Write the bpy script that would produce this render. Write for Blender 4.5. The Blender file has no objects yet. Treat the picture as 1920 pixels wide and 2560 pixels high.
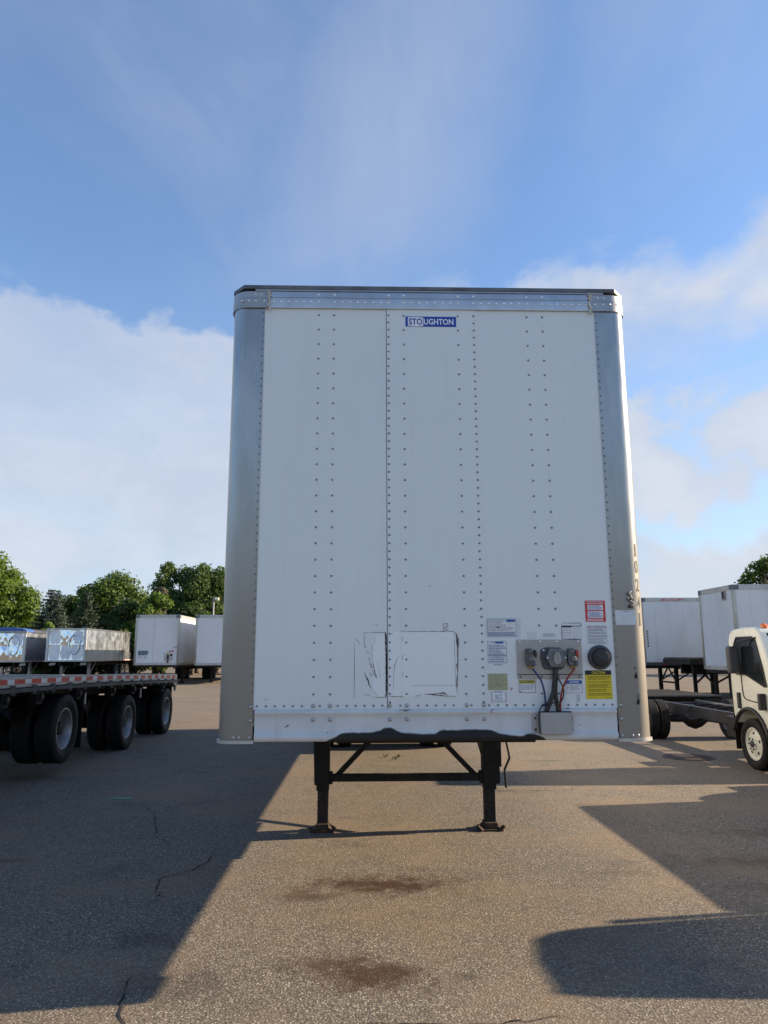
import bpy, bmesh, math, random
import numpy as np
from mathutils import Vector, Matrix

# ------------------------------------------------------------------ camera, sky, sun, exposure
S = bpy.context.scene
COL = S.collection
rad = math.radians
cam_d = bpy.data.cameras.new('camera')
cam = bpy.data.objects.new('camera', cam_d)
COL.objects.link(cam)
S.camera = cam
cam_d.sensor_fit = 'VERTICAL'
cam_d.sensor_height = 36.0
cam_d.lens = 36.0 * 1850.0 / 2560.0
cam_d.clip_start = 0.05
cam_d.clip_end = 3000
YAW, PITCH, ROLL = rad(1.66), rad(10.84), rad(-0.16)
F = Vector((math.sin(YAW) * math.cos(PITCH), math.cos(YAW) * math.cos(PITCH), math.sin(PITCH)))
R0 = Vector((math.cos(YAW), -math.sin(YAW), 0))
U0 = R0.cross(F)
Rv = R0 * math.cos(ROLL) + U0 * math.sin(ROLL)
Uv = -R0 * math.sin(ROLL) + U0 * math.cos(ROLL)
M = Matrix((Rv, Uv, -F)).transposed().to_4x4()
M.translation = Vector((-0.446, -4.572, 1.730))
cam.matrix_world = M

SUN_AZ = math.atan2(1.0, 0.142)      # from +Y towards +X
SUN_EL = rad(23.0)
SKY_STRENGTH = 0.088
sun_d = bpy.data.lights.new('sun', 'SUN')
sun_d.energy = 5.0
sun_d.angle = rad(0.53)
sun_d.color = (1.0, 0.79, 0.54)
sun = bpy.data.objects.new('sun', sun_d)
COL.objects.link(sun)
sdir = Vector((math.sin(SUN_AZ) * math.cos(SUN_EL), math.cos(SUN_AZ) * math.cos(SUN_EL), math.sin(SUN_EL)))
sun.rotation_euler = sdir.to_track_quat('Z', 'Y').to_euler()
sun.location = sdir * 60

S.view_settings.view_transform = 'Standard'
S.view_settings.look = 'None'
S.view_settings.gamma = 1.0
S.view_settings.use_curve_mapping = False
S.view_settings.exposure = 1.14


class NT:
    """small node-tree helper"""
    def __init__(self, tree):
        self.t = tree
        self.n = tree.nodes
        self.l = tree.links

    def put(self, sock, val):
        if isinstance(val, bpy.types.NodeSocket):
            self.l.new(val, sock)
        elif val is not None:
            sock.default_value = val

    def node(self, typ, ins=None, **props):
        nd = self.n.new(typ)
        for k, v in props.items():
            setattr(nd, k, v)
        for k, v in (ins or {}).items():
            self.put(nd.inputs[k], v)
        return nd

    def math(self, op, a, b=None, clamp=False):
        nd = self.node('ShaderNodeMath', operation=op, use_clamp=clamp)
        self.put(nd.inputs[0], a)
        if b is not None:
            self.put(nd.inputs[1], b)
        return nd.outputs[0]

    def smooth(self, v, a, b, lo=0.0, hi=1.0):
        nd = self.node('ShaderNodeMapRange', {'Value': v, 'From Min': a, 'From Max': b, 'To Min': lo, 'To Max': hi}, interpolation_type='SMOOTHSTEP')
        return nd.outputs[0]

    def noise(self, vec, scale, detail=4, rough=0.55, dist=0.0):
        nd = self.node('ShaderNodeTexNoise', {'Vector': vec, 'Scale': scale, 'Detail': detail, 'Roughness': rough, 'Distortion': dist})
        return nd.outputs[0]

    def mix(self, fac, a, b, blend='MIX'):
        nd = self.node('ShaderNodeMix', data_type='RGBA', blend_type=blend)
        self.put(nd.inputs[0], fac)
        for i, v in ((6, a), (7, b)):
            if not isinstance(v, bpy.types.NodeSocket) and len(v) == 3:
                v = (*v, 1)
            self.put(nd.inputs[i], v)
        return nd.outputs[2]

    def mapping(self, vec, scale=(1, 1, 1), loc=(0, 0, 0)):
        return self.node('ShaderNodeMapping', {'Vector': vec, 'Scale': scale, 'Location': loc}).outputs[0]


# ---- world: Nishita sky with high thin cloud
W = bpy.data.worlds.new('World')
S.world = W
W.use_nodes = True
w = NT(W.node_tree)
w.n.clear()
sky = w.node('ShaderNodeTexSky', sky_type='NISHITA', sun_disc=False, sun_elevation=SUN_EL, sun_rotation=SUN_AZ,
             altitude=200.0, air_density=1.0, dust_density=0.7, ozone_density=2.6)
wc = w.node('ShaderNodeTexCoord').outputs['Generated']
sx = w.node('ShaderNodeSeparateXYZ', {'Vector': wc})
el = w.math('ARCSINE', sx.outputs[2])
az = w.math('ARCTAN2', sx.outputs[0], sx.outputs[1])
zc = w.math('ADD', w.math('MAXIMUM', sx.outputs[2], 0.0), 0.11)
pl = w.node('ShaderNodeCombineXYZ', {'X': w.math('DIVIDE', sx.outputs[0], zc), 'Y': w.math('DIVIDE', sx.outputs[1], zc), 'Z': 0.0}).outputs[0]
n_big = w.noise(w.mapping(pl, (0.8, 0.55, 1), (3.1, 0.4, 0)), 1.15, 6, 0.56, 0.35)
n_fine = w.noise(w.mapping(pl, (1.0, 0.45, 1), (7.3, 2.2, 0)), 3.2, 7, 0.6, 0.6)
n_puff = w.noise(w.mapping(wc, (1, 1, 1.5), (0.3, 0.9, 0.2)), 6.5, 8, 0.6, 0.2)


def box_mask(a0, a1, e0, e1, sa=3.0, se=2.5):
    """soft cloud field between two azimuths and two elevations (degrees)"""
    wob = w.math('MULTIPLY', w.math('SUBTRACT', n_puff, 0.5), rad(13.0))
    e_ = w.math('ADD', el, wob)
    a_ = w.math('ADD', az, wob)
    m = w.math('MULTIPLY', w.smooth(a_, rad(a0 - sa), rad(a0 + sa)), w.smooth(a_, rad(a1 + sa), rad(a1 - sa)))
    m2 = w.math('MULTIPLY', w.smooth(e_, rad(e0 - se), rad(e0 + se)), w.smooth(e_, rad(e1 + se * 0.35), rad(e1 - se * 0.35)))
    return w.math('MULTIPLY', m, m2)


low_left = w.math('MULTIPLY', box_mask(-75, -4, 3, 24.0, 8, 2.6), w.smooth(n_big, 0.2, 0.6, 0.6, 1.0))
low_right = w.math('MULTIPLY', box_mask(10.5, 95, 10.5, 18.0, 1.2, 1.0), w.smooth(n_puff, 0.34, 0.5, 0.2, 1.0))
low_right2 = w.math('MULTIPLY', box_mask(7, 95, 1, 8.5, 3, 3), w.smooth(n_puff, 0.3, 0.6, 0.5, 0.95))
mid_right = w.math('MULTIPLY', box_mask(6, 95, 21.5, 28, 7, 5), w.smooth(n_fine, 0.3, 0.62, 0.45, 0.9))
veil = w.math('MULTIPLY', w.smooth(n_big, 0.42, 0.72), w.smooth(n_fine, 0.25, 0.7))
veil = w.math('MULTIPLY', veil, w.smooth(el, rad(8), rad(30), 0.5, 0.8))
cl = w.math('MAXIMUM', w.math('MULTIPLY', low_left, 0.78), w.math('MAXIMUM', w.math('MULTIPLY', low_right, 0.9), w.math('MAXIMUM', low_right2, mid_right)))
va = w.math('SUBTRACT', az, rad(2.5))
ve = w.math('SUBTRACT', el, rad(38))
vu = w.math('ADD', w.math('MULTIPLY', va, 0.60), w.math('MULTIPLY', ve, 0.80))
vv = w.math('SUBTRACT', w.math('MULTIPLY', ve, 0.60), w.math('MULTIPLY', va, 0.80))
vd = w.math('ADD', w.math('POWER', w.math('ABSOLUTE', w.math('DIVIDE', vu, rad(17))), 2.0), w.math('POWER', w.math('ABSOLUTE', w.math('DIVIDE', vv, rad(8.0))), 2.0))
veil2 = w.math('MULTIPLY', w.smooth(w.math('ADD', vd, w.math('MULTIPLY', w.math('SUBTRACT', n_puff, 0.5), 2.2)), 2.2, -0.4), w.smooth(n_fine, 0.25, 0.7, 0.08, 0.36))
cl = w.math('MAXIMUM', cl, w.math('MAXIMUM', veil2, w.math('MULTIPLY', veil, 0.42)), clamp=True)
cl = w.math('MULTIPLY', cl, w.smooth(el, rad(-1), rad(4)))
hazef = w.smooth(el, rad(30), rad(0), 0.0, 0.6)
skyc = w.mix(1.0, sky.outputs[0], (0.86, 1.05, 1.22, 1), 'MULTIPLY')
skyc = w.mix(0.13, skyc, (2.6, 3.2, 4.2, 1))
skyc = w.mix(hazef, skyc, (3.35, 3.8, 4.3, 1))
cloudc = w.mix(w.smooth(n_puff, 0.3, 0.7), (3.05, 3.35, 3.95, 1), (3.7, 3.9, 4.3, 1))
bg = w.node('ShaderNodeBackground', {'Color': w.mix(cl, skyc, cloudc), 'Strength': SKY_STRENGTH})
wo = w.node('ShaderNodeOutputWorld', {'Surface': bg.outputs[0]})

# ------------------------------------------------------------------ materials
MATS = {}


def new_mat(name):
    m = bpy.data.materials.new(name)
    m.use_nodes = True
    t = NT(m.node_tree)
    b = t.n['Principled BSDF']
    MATS[name] = m
    return m, t, b


def simple(name, col, rough=0.5, metal=0.0, var=0.12, scale=8.0, bump=0.0, bscale=40.0, spec=0.5, dirt=None, dirt_amt=0.0):
    """painted / bare surface with uneven tone, uneven gloss and optional grime"""
    m, t, b = new_mat(name)
    oc = t.node('ShaderNodeTexCoord').outputs['Object']
    n1 = t.noise(oc, scale, 5, 0.6)
    dark = tuple(c * (1 - var) for c in col)
    lite = tuple(min(1, c * (1 + var)) for c in col)
    c = t.mix(t.smooth(n1, 0.3, 0.7), dark, lite)
    if dirt:
        n2 = t.noise(t.mapping(oc, (1, 1, 0.35)), scale * 0.6, 7, 0.65, 0.3)
        c = t.mix(t.smooth(n2, 0.45, 0.75, 0, dirt_amt), c, dirt)
    t.put(b.inputs['Base Color'], c)
    t.put(b.inputs['Roughness'], t.smooth(t.noise(oc, scale * 2.3, 4), 0.25, 0.75, max(0.02, rough - 0.08), min(1, rough + 0.1)))
    b.inputs['Metallic'].default_value = metal
    b.inputs['Specular IOR Level'].default_value = spec
    if bump:
        bp = t.node('ShaderNodeBump', {'Height': t.noise(oc, bscale, 5, 0.6), 'Strength': 1.0, 'Distance': bump})
        t.put(b.inputs['Normal'], bp.outputs[0])
    return m


simple('white_paint_far', (0.70, 0.71, 0.71), 0.42, var=0.04, scale=0.7, dirt=(0.42, 0.40, 0.36), dirt_amt=0.35)
simple('white_gloss', (0.74, 0.75, 0.66), 0.25, var=0.03, scale=2.0)
simple('cream_rim', (0.70, 0.70, 0.60), 0.4, var=0.05, scale=9, dirt=(0.2, 0.17, 0.13), dirt_amt=0.4)
simple('aluminium', (0.47, 0.485, 0.51), 0.34, 0.92, var=0.08, scale=5, dirt=(0.30, 0.28, 0.25), dirt_amt=0.35)
simple('cap_metal', (0.36, 0.365, 0.37), 0.42, 0.8, var=0.1, scale=6, dirt=(0.25, 0.23, 0.2), dirt_amt=0.4)
simple('rim_bolt', (0.42, 0.43, 0.43), 0.4, 0.8, var=0.15, scale=60, dirt=(0.2, 0.18, 0.15), dirt_amt=0.4)
simple('rivet_metal', (0.21, 0.215, 0.22), 0.42, 0.7, var=0.2, scale=60)
simple('rail_rivet_metal', (0.85, 0.86, 0.88), 0.3, 0.85, var=0.1, scale=60)
simple('dull_aluminium', (0.48, 0.47, 0.44), 0.5, 0.6, var=0.12, scale=6, dirt=(0.22, 0.20, 0.17), dirt_amt=0.4)
simple('roof_edge', (0.13, 0.14, 0.15), 0.55, 0.3, var=0.3, scale=7)
simple('black_steel', (0.008, 0.0075, 0.007), 0.65, var=0.4, scale=6, dirt=(0.03, 0.021, 0.015), dirt_amt=0.5, spec=0.3)
simple('rusty_steel', (0.014, 0.011, 0.009), 0.8, var=0.4, scale=14, dirt=(0.06, 0.028, 0.015), dirt_amt=0.7)
simple('foot_steel', (0.04, 0.025, 0.017), 0.85, var=0.4, scale=20, dirt=(0.10, 0.05, 0.028), dirt_amt=0.8)
simple('dark_steel', (0.014, 0.014, 0.016), 0.55, 0.1, var=0.3, scale=5, dirt=(0.04, 0.035, 0.03), dirt_amt=0.4, spec=0.35)
simple('frame_paint', (0.022, 0.024, 0.03), 0.42, 0.1, var=0.2, scale=3)
simple('frame_grey', (0.075, 0.074, 0.07), 0.65, 0.1, var=0.25, scale=3, dirt=(0.03, 0.027, 0.024), dirt_amt=0.7)
simple('rubber', (0.008, 0.008, 0.0085), 0.7, var=0.25, scale=9, bump=0.001, bscale=60, dirt=(0.026, 0.024, 0.022), dirt_amt=0.5, spec=0.3)
simple('mud_rubber', (0.009, 0.009, 0.009), 0.85, var=0.25, scale=5, spec=0.2)
simple('rim_steel', (0.33, 0.33, 0.335), 0.45, 0.6, var=0.12, scale=9, dirt=(0.14, 0.12, 0.10), dirt_amt=0.5)
simple('sealant', (0.62, 0.58, 0.50), 0.8, var=0.25, scale=40, dirt=(0.30, 0.20, 0.12), dirt_amt=0.6, bump=0.004, bscale=90)
simple('tape_red', (0.56, 0.035, 0.025), 0.4, var=0.15, scale=12, dirt=(0.25, 0.2, 0.16), dirt_amt=0.3)
simple('tape_white', (0.74, 0.74, 0.71), 0.4, var=0.08, scale=12, dirt=(0.3, 0.27, 0.22), dirt_amt=0.35)
simple('sticker_white', (0.70, 0.71, 0.72), 0.5, var=0.05, scale=30, dirt=(0.5, 0.46, 0.4), dirt_amt=0.35)
simple('sticker_clear', (0.60, 0.63, 0.65), 0.35, var=0.06, scale=20)
simple('sticker_green', (0.44, 0.45, 0.27), 0.55, var=0.07, scale=40)
simple('sticker_yellow', (0.66, 0.50, 0.015), 0.5, var=0.05, scale=30)
simple('header_yellow', (0.50, 0.45, 0.03), 0.5, var=0.05, scale=30)
simple('sticker_red', (0.55, 0.045, 0.05), 0.5, var=0.06, scale=30)
simple('sticker_blue', (0.015, 0.085, 0.36), 0.5, var=0.06, scale=30)
simple('name_blue', (0.008, 0.055, 0.36), 0.4, var=0.06, scale=20)
simple('ink_black', (0.015, 0.015, 0.02), 0.6, var=0.2, scale=80)
simple('ink_grey', (0.30, 0.31, 0.34), 0.6, var=0.15, scale=90)
simple('ink_blue', (0.10, 0.17, 0.34), 0.6, var=0.15, scale=90)
simple('ink_red', (0.42, 0.05, 0.05), 0.6, var=0.15, scale=90)
simple('ink_olive', (0.22, 0.23, 0.13), 0.6, var=0.15, scale=90)
simple('ink_ochre', (0.24, 0.17, 0.01), 0.6, var=0.15, scale=90)
simple('digit_green', (0.018, 0.035, 0.03), 0.6, var=0.2, scale=40)
simple('letter_white', (0.80, 0.81, 0.83), 0.45, var=0.03, scale=40)
simple('plastic_dark', (0.05, 0.053, 0.06), 0.5, var=0.15, scale=20)
simple('plastic_black', (0.017, 0.017, 0.018), 0.45, var=0.2, scale=20)
simple('plastic_grey', (0.15, 0.15, 0.155), 0.5, var=0.12, scale=20, dirt=(0.06, 0.055, 0.05), dirt_amt=0.4)
simple('lid_grey', (0.30, 0.295, 0.27), 0.5, 0.3, var=0.1, scale=20, dirt=(0.12, 0.1, 0.08), dirt_amt=0.5)
simple('cast_metal', (0.14, 0.14, 0.15), 0.55, 0.4, var=0.3, scale=30, dirt=(0.05, 0.045, 0.04), dirt_amt=0.5)
simple('brass', (0.35, 0.22, 0.08), 0.45, 0.8, var=0.2, scale=40)
simple('cable_blue', (0.008, 0.026, 0.12), 0.45, var=0.15, scale=20)
simple('cable_red', (0.24, 0.018, 0.02), 0.45, var=0.15, scale=20)
simple('red_flap', (0.36, 0.06, 0.045), 0.5, var=0.15, scale=30)
simple('box_grey', (0.37, 0.355, 0.33), 0.6, var=0.06, scale=12, dirt=(0.2, 0.17, 0.13), dirt_amt=0.35)
simple('plate_steel', (0.40, 0.375, 0.34), 0.5, 0.35, var=0.05, scale=5, dirt=(0.24, 0.20, 0.16), dirt_amt=0.35)
simple('crack_tar', (0.010, 0.010, 0.010), 0.9, var=0.3, scale=20)
simple('tear_dark', (0.02, 0.018, 0.016), 0.9, var=0.4, scale=30)
simple('tear_grey', (0.19, 0.18, 0.17), 0.9, var=0.4, scale=30)
simple('amber_lens', (0.75, 0.16, 0.02), 0.25, var=0.05, scale=20)
simple('iron', (0.055, 0.036, 0.030), 0.75, 0.3, var=0.4, scale=20, dirt=(0.12, 0.06, 0.04), dirt_amt=0.6)
simple('tarp_blue', (0.05, 0.12, 0.34), 0.45, var=0.15, scale=2)
simple('tarp_dark', (0.05, 0.055, 0.075), 0.6, var=0.2, scale=2)
simple('silver_side', (0.62, 0.66, 0.74), 0.40, 1.0, var=0.06, scale=0.8, dirt=(0.33, 0.33, 0.33), dirt_amt=0.3)
simple('pole_grey', (0.35, 0.35, 0.34), 0.6, 0.3, var=0.1, scale=3)
simple('lamp_glass', (0.75, 0.68, 0.45), 0.3, var=0.05, scale=3)
simple('litter_green', (0.02, 0.35, 0.22), 0.5, var=0.1, scale=30)
simple('weed_green', (0.13, 0.125, 0.05), 0.7, var=0.3, scale=60)
simple('bark', (0.10, 0.075, 0.055), 0.9, var=0.35, scale=5, bump=0.03, bscale=12)
simple('dark_blue_graphic', (0.06, 0.13, 0.18), 0.5, var=0.2, scale=3)
simple('number_paint', (0.10, 0.10, 0.11), 0.6, var=0.2, scale=3)

# glass of the truck
m, t, b = new_mat('dark_glass')
b.inputs['Base Color'].default_value = (0.012, 0.016, 0.02, 1)
b.inputs['Roughness'].default_value = 0.06
b.inputs['Specular IOR Level'].default_value = 0.7

# mirror finish of the polished fronts: pillowed sheet
m, t, b = new_mat('mirror_steel')
oc = t.node('ShaderNodeTexCoord').outputs['Object']
b.inputs['Metallic'].default_value = 1.0
b.inputs['Base Color'].default_value = (0.74, 0.80, 0.84, 1)
b.inputs['Roughness'].default_value = 0.15
bp = t.node('ShaderNodeBump', {'Height': t.noise(oc, 1.5, 1.0, 0.4, 0.6), 'Strength': 1.0, 'Distance': 0.045})
t.put(b.inputs['Normal'], bp.outputs[0])


# white front sheet of the near trailer: slightly dirty, faint oil-canning, rain streaks
def panel_mat(name, col):
    m, t, b = new_mat(name)
    oc = t.node('ShaderNodeTexCoord').outputs['Object']
    n1 = t.noise(t.mapping(oc, (1, 1, 0.5)), 1.6, 6, 0.6)
    n2 = t.noise(t.mapping(oc, (26, 26, 0.8)), 1.0, 6, 0.62)
    n3 = t.noise(oc, 55, 3, 0.6)
    c = t.mix(t.smooth(n1, 0.3, 0.7), tuple(x * 0.965 for x in col), col)
    c = t.mix(t.smooth(n2, 0.5, 0.85, 0, 0.17), c, (0.50, 0.47, 0.42))
    c = t.mix(t.smooth(n3, 0.66, 0.78, 0, 0.16), c, (0.42, 0.40, 0.37))
    spots = t.noise(oc, 17, 2, 0.5)
    c = t.mix(t.math('MULTIPLY', t.smooth(spots, 0.74, 0.78), 0.35), c, (0.25, 0.23, 0.21))
    sp = t.node('ShaderNodeSeparateXYZ', {'Vector': oc})
    low = t.math('MULTIPLY', t.smooth(sp.outputs[2], 2.1, 1.25), t.smooth(n1, 0.2, 0.75, 0.0, 0.28))
    c = t.mix(low, c, (0.50, 0.47, 0.43))
    t.put(b.inputs['Base Color'], c)
    t.put(b.inputs['Roughness'], t.smooth(n1, 0.3, 0.7, 0.34, 0.5))
    bp = t.node('ShaderNodeBump', {'Height': t.noise(t.mapping(oc, (1, 1, 0.45)), 2.4, 2, 0.5), 'Strength': 0.5, 'Distance': 0.03})
    t.put(b.inputs['Normal'], bp.outputs[0])
    return m


panel_mat('white_sheet', (0.73, 0.77, 0.765))
panel_mat('patch_white', (0.81, 0.845, 0.85))

# lower rail: white with black undercoat sprayed along its bottom edge
m, t, b = new_mat('rail_white')
oc = t.node('ShaderNodeTexCoord').outputs['Object']
sp = t.node('ShaderNodeSeparateXYZ', {'Vector': oc})
n1 = t.noise(oc, 3, 6, 0.6)
c = t.mix(t.smooth(n1, 0.3, 0.7), (0.52, 0.525, 0.525), (0.62, 0.63, 0.63))
n2 = t.noise(t.mapping(oc, (9, 9, 1.4)), 1.0, 6, 0.62)
c = t.mix(t.smooth(n2, 0.5, 0.8, 0, 0.4), c, (0.42, 0.39, 0.35))
wx = t.node('ShaderNodeCombineXYZ', {'X': sp.outputs[0], 'Y': 0.0, 'Z': 0.0}).outputs[0]
prof = t.node('ShaderNodeFloatCurve')
cv = prof.mapping.curves[0]
pts = [(-0.70, 1.20), (-0.61, 1.243), (-0.54, 1.268), (-0.40, 1.270), (-0.345, 1.278), (-0.295, 1.296), (-0.24, 1.277), (-0.20, 1.267), (-0.02, 1.262), (0.03, 1.279),
       (0.11, 1.279), (0.19, 1.283), (0.30, 1.281), (0.38, 1.259), (0.50, 1.246), (0.55, 1.258), (0.60, 1.250), (0.66, 1.215), (0.72, 1.18)]
cx = [((x + 0.75) / 1.5, (z - 1.15) / 0.2) for x, z in pts]
cv.points[0].location = cx[0]
cv.points[1].location = cx[-1]
for p_ in cx[1:-1]:
    cv.points.new(*p_)
prof.mapping.update()
t.put(prof.inputs['Value'], t.math('DIVIDE', t.math('ADD', sp.outputs[0], 0.75), 1.5))
zed = t.math('ADD', t.math('MULTIPLY', prof.outputs[0], 0.2), 1.15)
zed = t.math('ADD', zed, t.math('MULTIPLY', t.math('SUBTRACT', t.noise(oc, 26, 5, 0.65), 0.5), 0.014))
msk = t.smooth(t.math('SUBTRACT', sp.outputs[2], zed), 0.008, -0.004)
inside = t.math('LESS_THAN', t.math('ABSOLUTE', sp.outputs[0]), 0.735)
msk = t.math('MULTIPLY', msk, inside)
c = t.mix(msk, c, (0.012, 0.011, 0.010))
t.put(b.inputs['Base Color'], c)
t.put(b.inputs['Roughness'], t.math('ADD', t.math('MULTIPLY', msk, 0.35), 0.42))

# corner posts: dull, dusty metallic
m, t, b = new_mat('post_metal')
oc = t.node('ShaderNodeTexCoord').outputs['Object']
sp = t.node('ShaderNodeSeparateXYZ', {'Vector': oc})
n1 = t.noise(t.mapping(oc, (1, 1, 0.25)), 9, 6, 0.6)
n2 = t.noise(oc, 60, 4, 0.6)
c = t.mix(t.smooth(n1, 0.3, 0.7), (0.31, 0.305, 0.295), (0.40, 0.395, 0.38))
c = t.mix(t.smooth(n2, 0.55, 0.8, 0, 0.3), c, (0.32, 0.28, 0.23))
dust = t.smooth(sp.outputs[2], 3.2, 1.3)
c = t.mix(t.math('MULTIPLY', dust, 0.85), c, (0.235, 0.208, 0.170))
t.put(b.inputs['Base Color'], c)
t.put(b.inputs['Metallic'], t.math('SUBTRACT', 0.96, t.math('MULTIPLY', dust, 0.52)))
t.put(b.inputs['Roughness'], t.math('ADD', t.smooth(n1, 0.3, 0.7, 0.22, 0.30), t.math('MULTIPLY', dust, 0.2)))


# asphalt
m, t, b = new_mat('asphalt')
oc = t.node('ShaderNodeTexCoord').outputs['Object']
vor = t.node('ShaderNodeTexVoronoi', {'Vector': oc, 'Scale': 78.0, 'Randomness': 1.0}, feature='F1')
vr = t.node('ShaderNodeSeparateXYZ', {'Vector': vor.outputs['Color']})
vor2 = t.node('ShaderNodeTexVoronoi', {'Vector': oc, 'Scale': 165.0, 'Randomness': 1.0}, feature='F1')
vr2 = t.node('ShaderNodeSeparateXYZ', {'Vector': vor2.outputs['Color']})
nl = t.noise(oc, 0.35, 5, 0.6)
nm = t.noise(oc, 2.2, 6, 0.62)
nf = t.noise(oc, 120, 3, 0.6)
base = t.mix(t.smooth(nl, 0.3, 0.7), (0.160, 0.138, 0.112), (0.200, 0.173, 0.141))
base = t.mix(t.smooth(nm, 0.3, 0.72, 0, 0.5), base, (0.212, 0.183, 0.146))
base = t.mix(t.smooth(vr2.outputs[0], 0.1, 1.0, 0, 0.6), base, (0.060, 0.054, 0.047))
stone = t.mix(vr.outputs[1], (0.18, 0.155, 0.12), (0.38, 0.32, 0.24))
stone = t.mix(t.smooth(vr.outputs[2], 0.8, 0.9), stone, (0.40, 0.37, 0.32))
smask = t.math('MULTIPLY', t.smooth(vor.outputs['Distance'], 0.55, 0.28), t.smooth(vr.outputs[0], 0.5, 0.62))
c = t.mix(t.math('MULTIPLY', smask, 0.88), base, stone)
gap = t.math('MULTIPLY', t.smooth(vor.outputs['Distance'], 0.42, 0.8), 0.5)
c = t.mix(gap, c, (0.024, 0.022, 0.021))
vor3 = t.node('ShaderNodeTexVoronoi', {'Vector': oc, 'Scale': 52.0, 'Randomness': 1.0}, feature='F1')
vr3 = t.node('ShaderNodeSeparateXYZ', {'Vector': vor3.outputs['Color']})
peb = t.math('MULTIPLY', t.smooth(vor3.outputs['Distance'], 0.36, 0.24), t.math('GREATER_THAN', vr3.outputs[0], 0.80))
c = t.mix(t.math('MULTIPLY', peb, 0.85), c, t.mix(vr3.outputs[1], (0.30, 0.25, 0.19), (0.52, 0.47, 0.38)))
pit = t.math('MULTIPLY', t.smooth(vor3.outputs['Distance'], 0.40, 0.22), t.math('LESS_THAN', vr3.outputs[0], 0.12))
c = t.mix(t.math('MULTIPLY', pit, 0.8), c, (0.03, 0.027, 0.025))
# oil and rust stains
sp = t.node('ShaderNodeSeparateXYZ', {'Vector': oc})
warp = t.math('MULTIPLY', t.math('SUBTRACT', t.noise(oc, 6.0, 8, 0.72), 0.5), 1.9)


def stain(x, y, rx, ry, amt):
    dx = t.math('DIVIDE', t.math('SUBTRACT', sp.outputs[0], x), rx)
    dy = t.math('DIVIDE', t.math('SUBTRACT', sp.outputs[1], y), ry)
    d = t.math('SQRT', t.math('ADD', t.math('MULTIPLY', dx, dx), t.math('MULTIPLY', dy, dy)))
    d = t.math('ADD', d, t.math('MULTIPLY', warp, 1.6))
    return t.smooth(d, 1.15, 0.05, 0, min(1.0, amt * 1.3))


for (x, y, rx, ry, amt, colr) in ((-0.28, 1.50, 0.75, 0.30, 0.77, (0.050, 0.024, 0.014)), (-0.86, 1.24, 0.30, 0.17, 0.6, (0.04, 0.022, 0.015)),
                                  (-0.40, -0.10, 0.42, 0.28, 0.7, (0.045, 0.022, 0.014)), (-0.66, 0.06, 0.36, 0.16, 0.5, (0.05, 0.03, 0.02)),
                                  (-3.5, 2.3, 0.34, 0.10, 0.55, (0.05, 0.03, 0.018)), (-4.1, 3.0, 0.22, 0.10, 0.5, (0.06, 0.035, 0.02)),
                                  (3.0, 2.0, 0.9, 0.30, 0.55, (0.05, 0.032, 0.026)), (2.9, 1.3, 0.6, 0.22, 0.5, (0.045, 0.028, 0.022)), (3.7, 3.0, 0.8, 0.25, 0.4, (0.05, 0.035, 0.028)),
                                  (0.15, -0.15, 0.12, 0.09, 0.45, (0.03, 0.028, 0.026)), (0.02, 1.9, 0.18, 0.10, 0.25, (0.05, 0.03, 0.02)),
                                  (-1.75, 0.45, 0.25, 0.25, 0.4, (0.03, 0.028, 0.024)), (-1.5, -0.2, 0.5, 0.3, 0.35, (0.035, 0.03, 0.028)),
                                  (1.35, 5.35, 0.25, 0.05, 0.6, (0.035, 0.027, 0.02)), (1.85, 5.35, 0.2, 0.05, 0.6, (0.035, 0.027, 0.02)), (2.2, 4.45, 0.3, 0.05, 0.5, (0.03, 0.027, 0.02)),
                                  (2.6, 8.0, 0.4, 0.08, 0.5, (0.04, 0.03, 0.022)), (1.4, 7.4, 0.3, 0.06, 0.5, (0.05, 0.032, 0.022)), (-5.2, 6.6, 0.8, 0.30, 0.45, (0.02, 0.018, 0.016))):
    c = t.mix(stain(x, y, rx, ry, amt), c, colr)
tan = t.smooth(t.noise(t.mapping(oc, (1, 1, 1), (2, 7, 0)), 0.55, 6, 0.65), 0.42, 0.66, 0, 0.5)
c = t.mix(tan, c, (0.225, 0.166, 0.110))
rust = t.math('MULTIPLY', t.smooth(t.noise(oc, 1.7, 7, 0.7), 0.56, 0.74), 0.35)
c = t.mix(rust, c, (0.17, 0.10, 0.055))
darkp = t.math('MULTIPLY', t.smooth(t.noise(t.mapping(oc, (1, 1, 1), (9, 4, 0)), 1.1, 7, 0.7), 0.54, 0.74), 0.42)
c = t.mix(darkp, c, (0.04, 0.038, 0.037))
t.put(b.inputs['Base Color'], c)
b.inputs['Roughness'].default_value = 0.92
b.inputs['Specular IOR Level'].default_value = 0.25
hgt = t.math('ADD', t.math('MULTIPLY', t.smooth(vor.outputs['Distance'], 0.75, 0.1), 1.0), t.math('MULTIPLY', nf, 0.35))
bp = t.node('ShaderNodeBump', {'Height': hgt, 'Strength': 0.6, 'Distance': 0.0028})
t.put(b.inputs['Normal'], bp.outputs[0])


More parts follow.
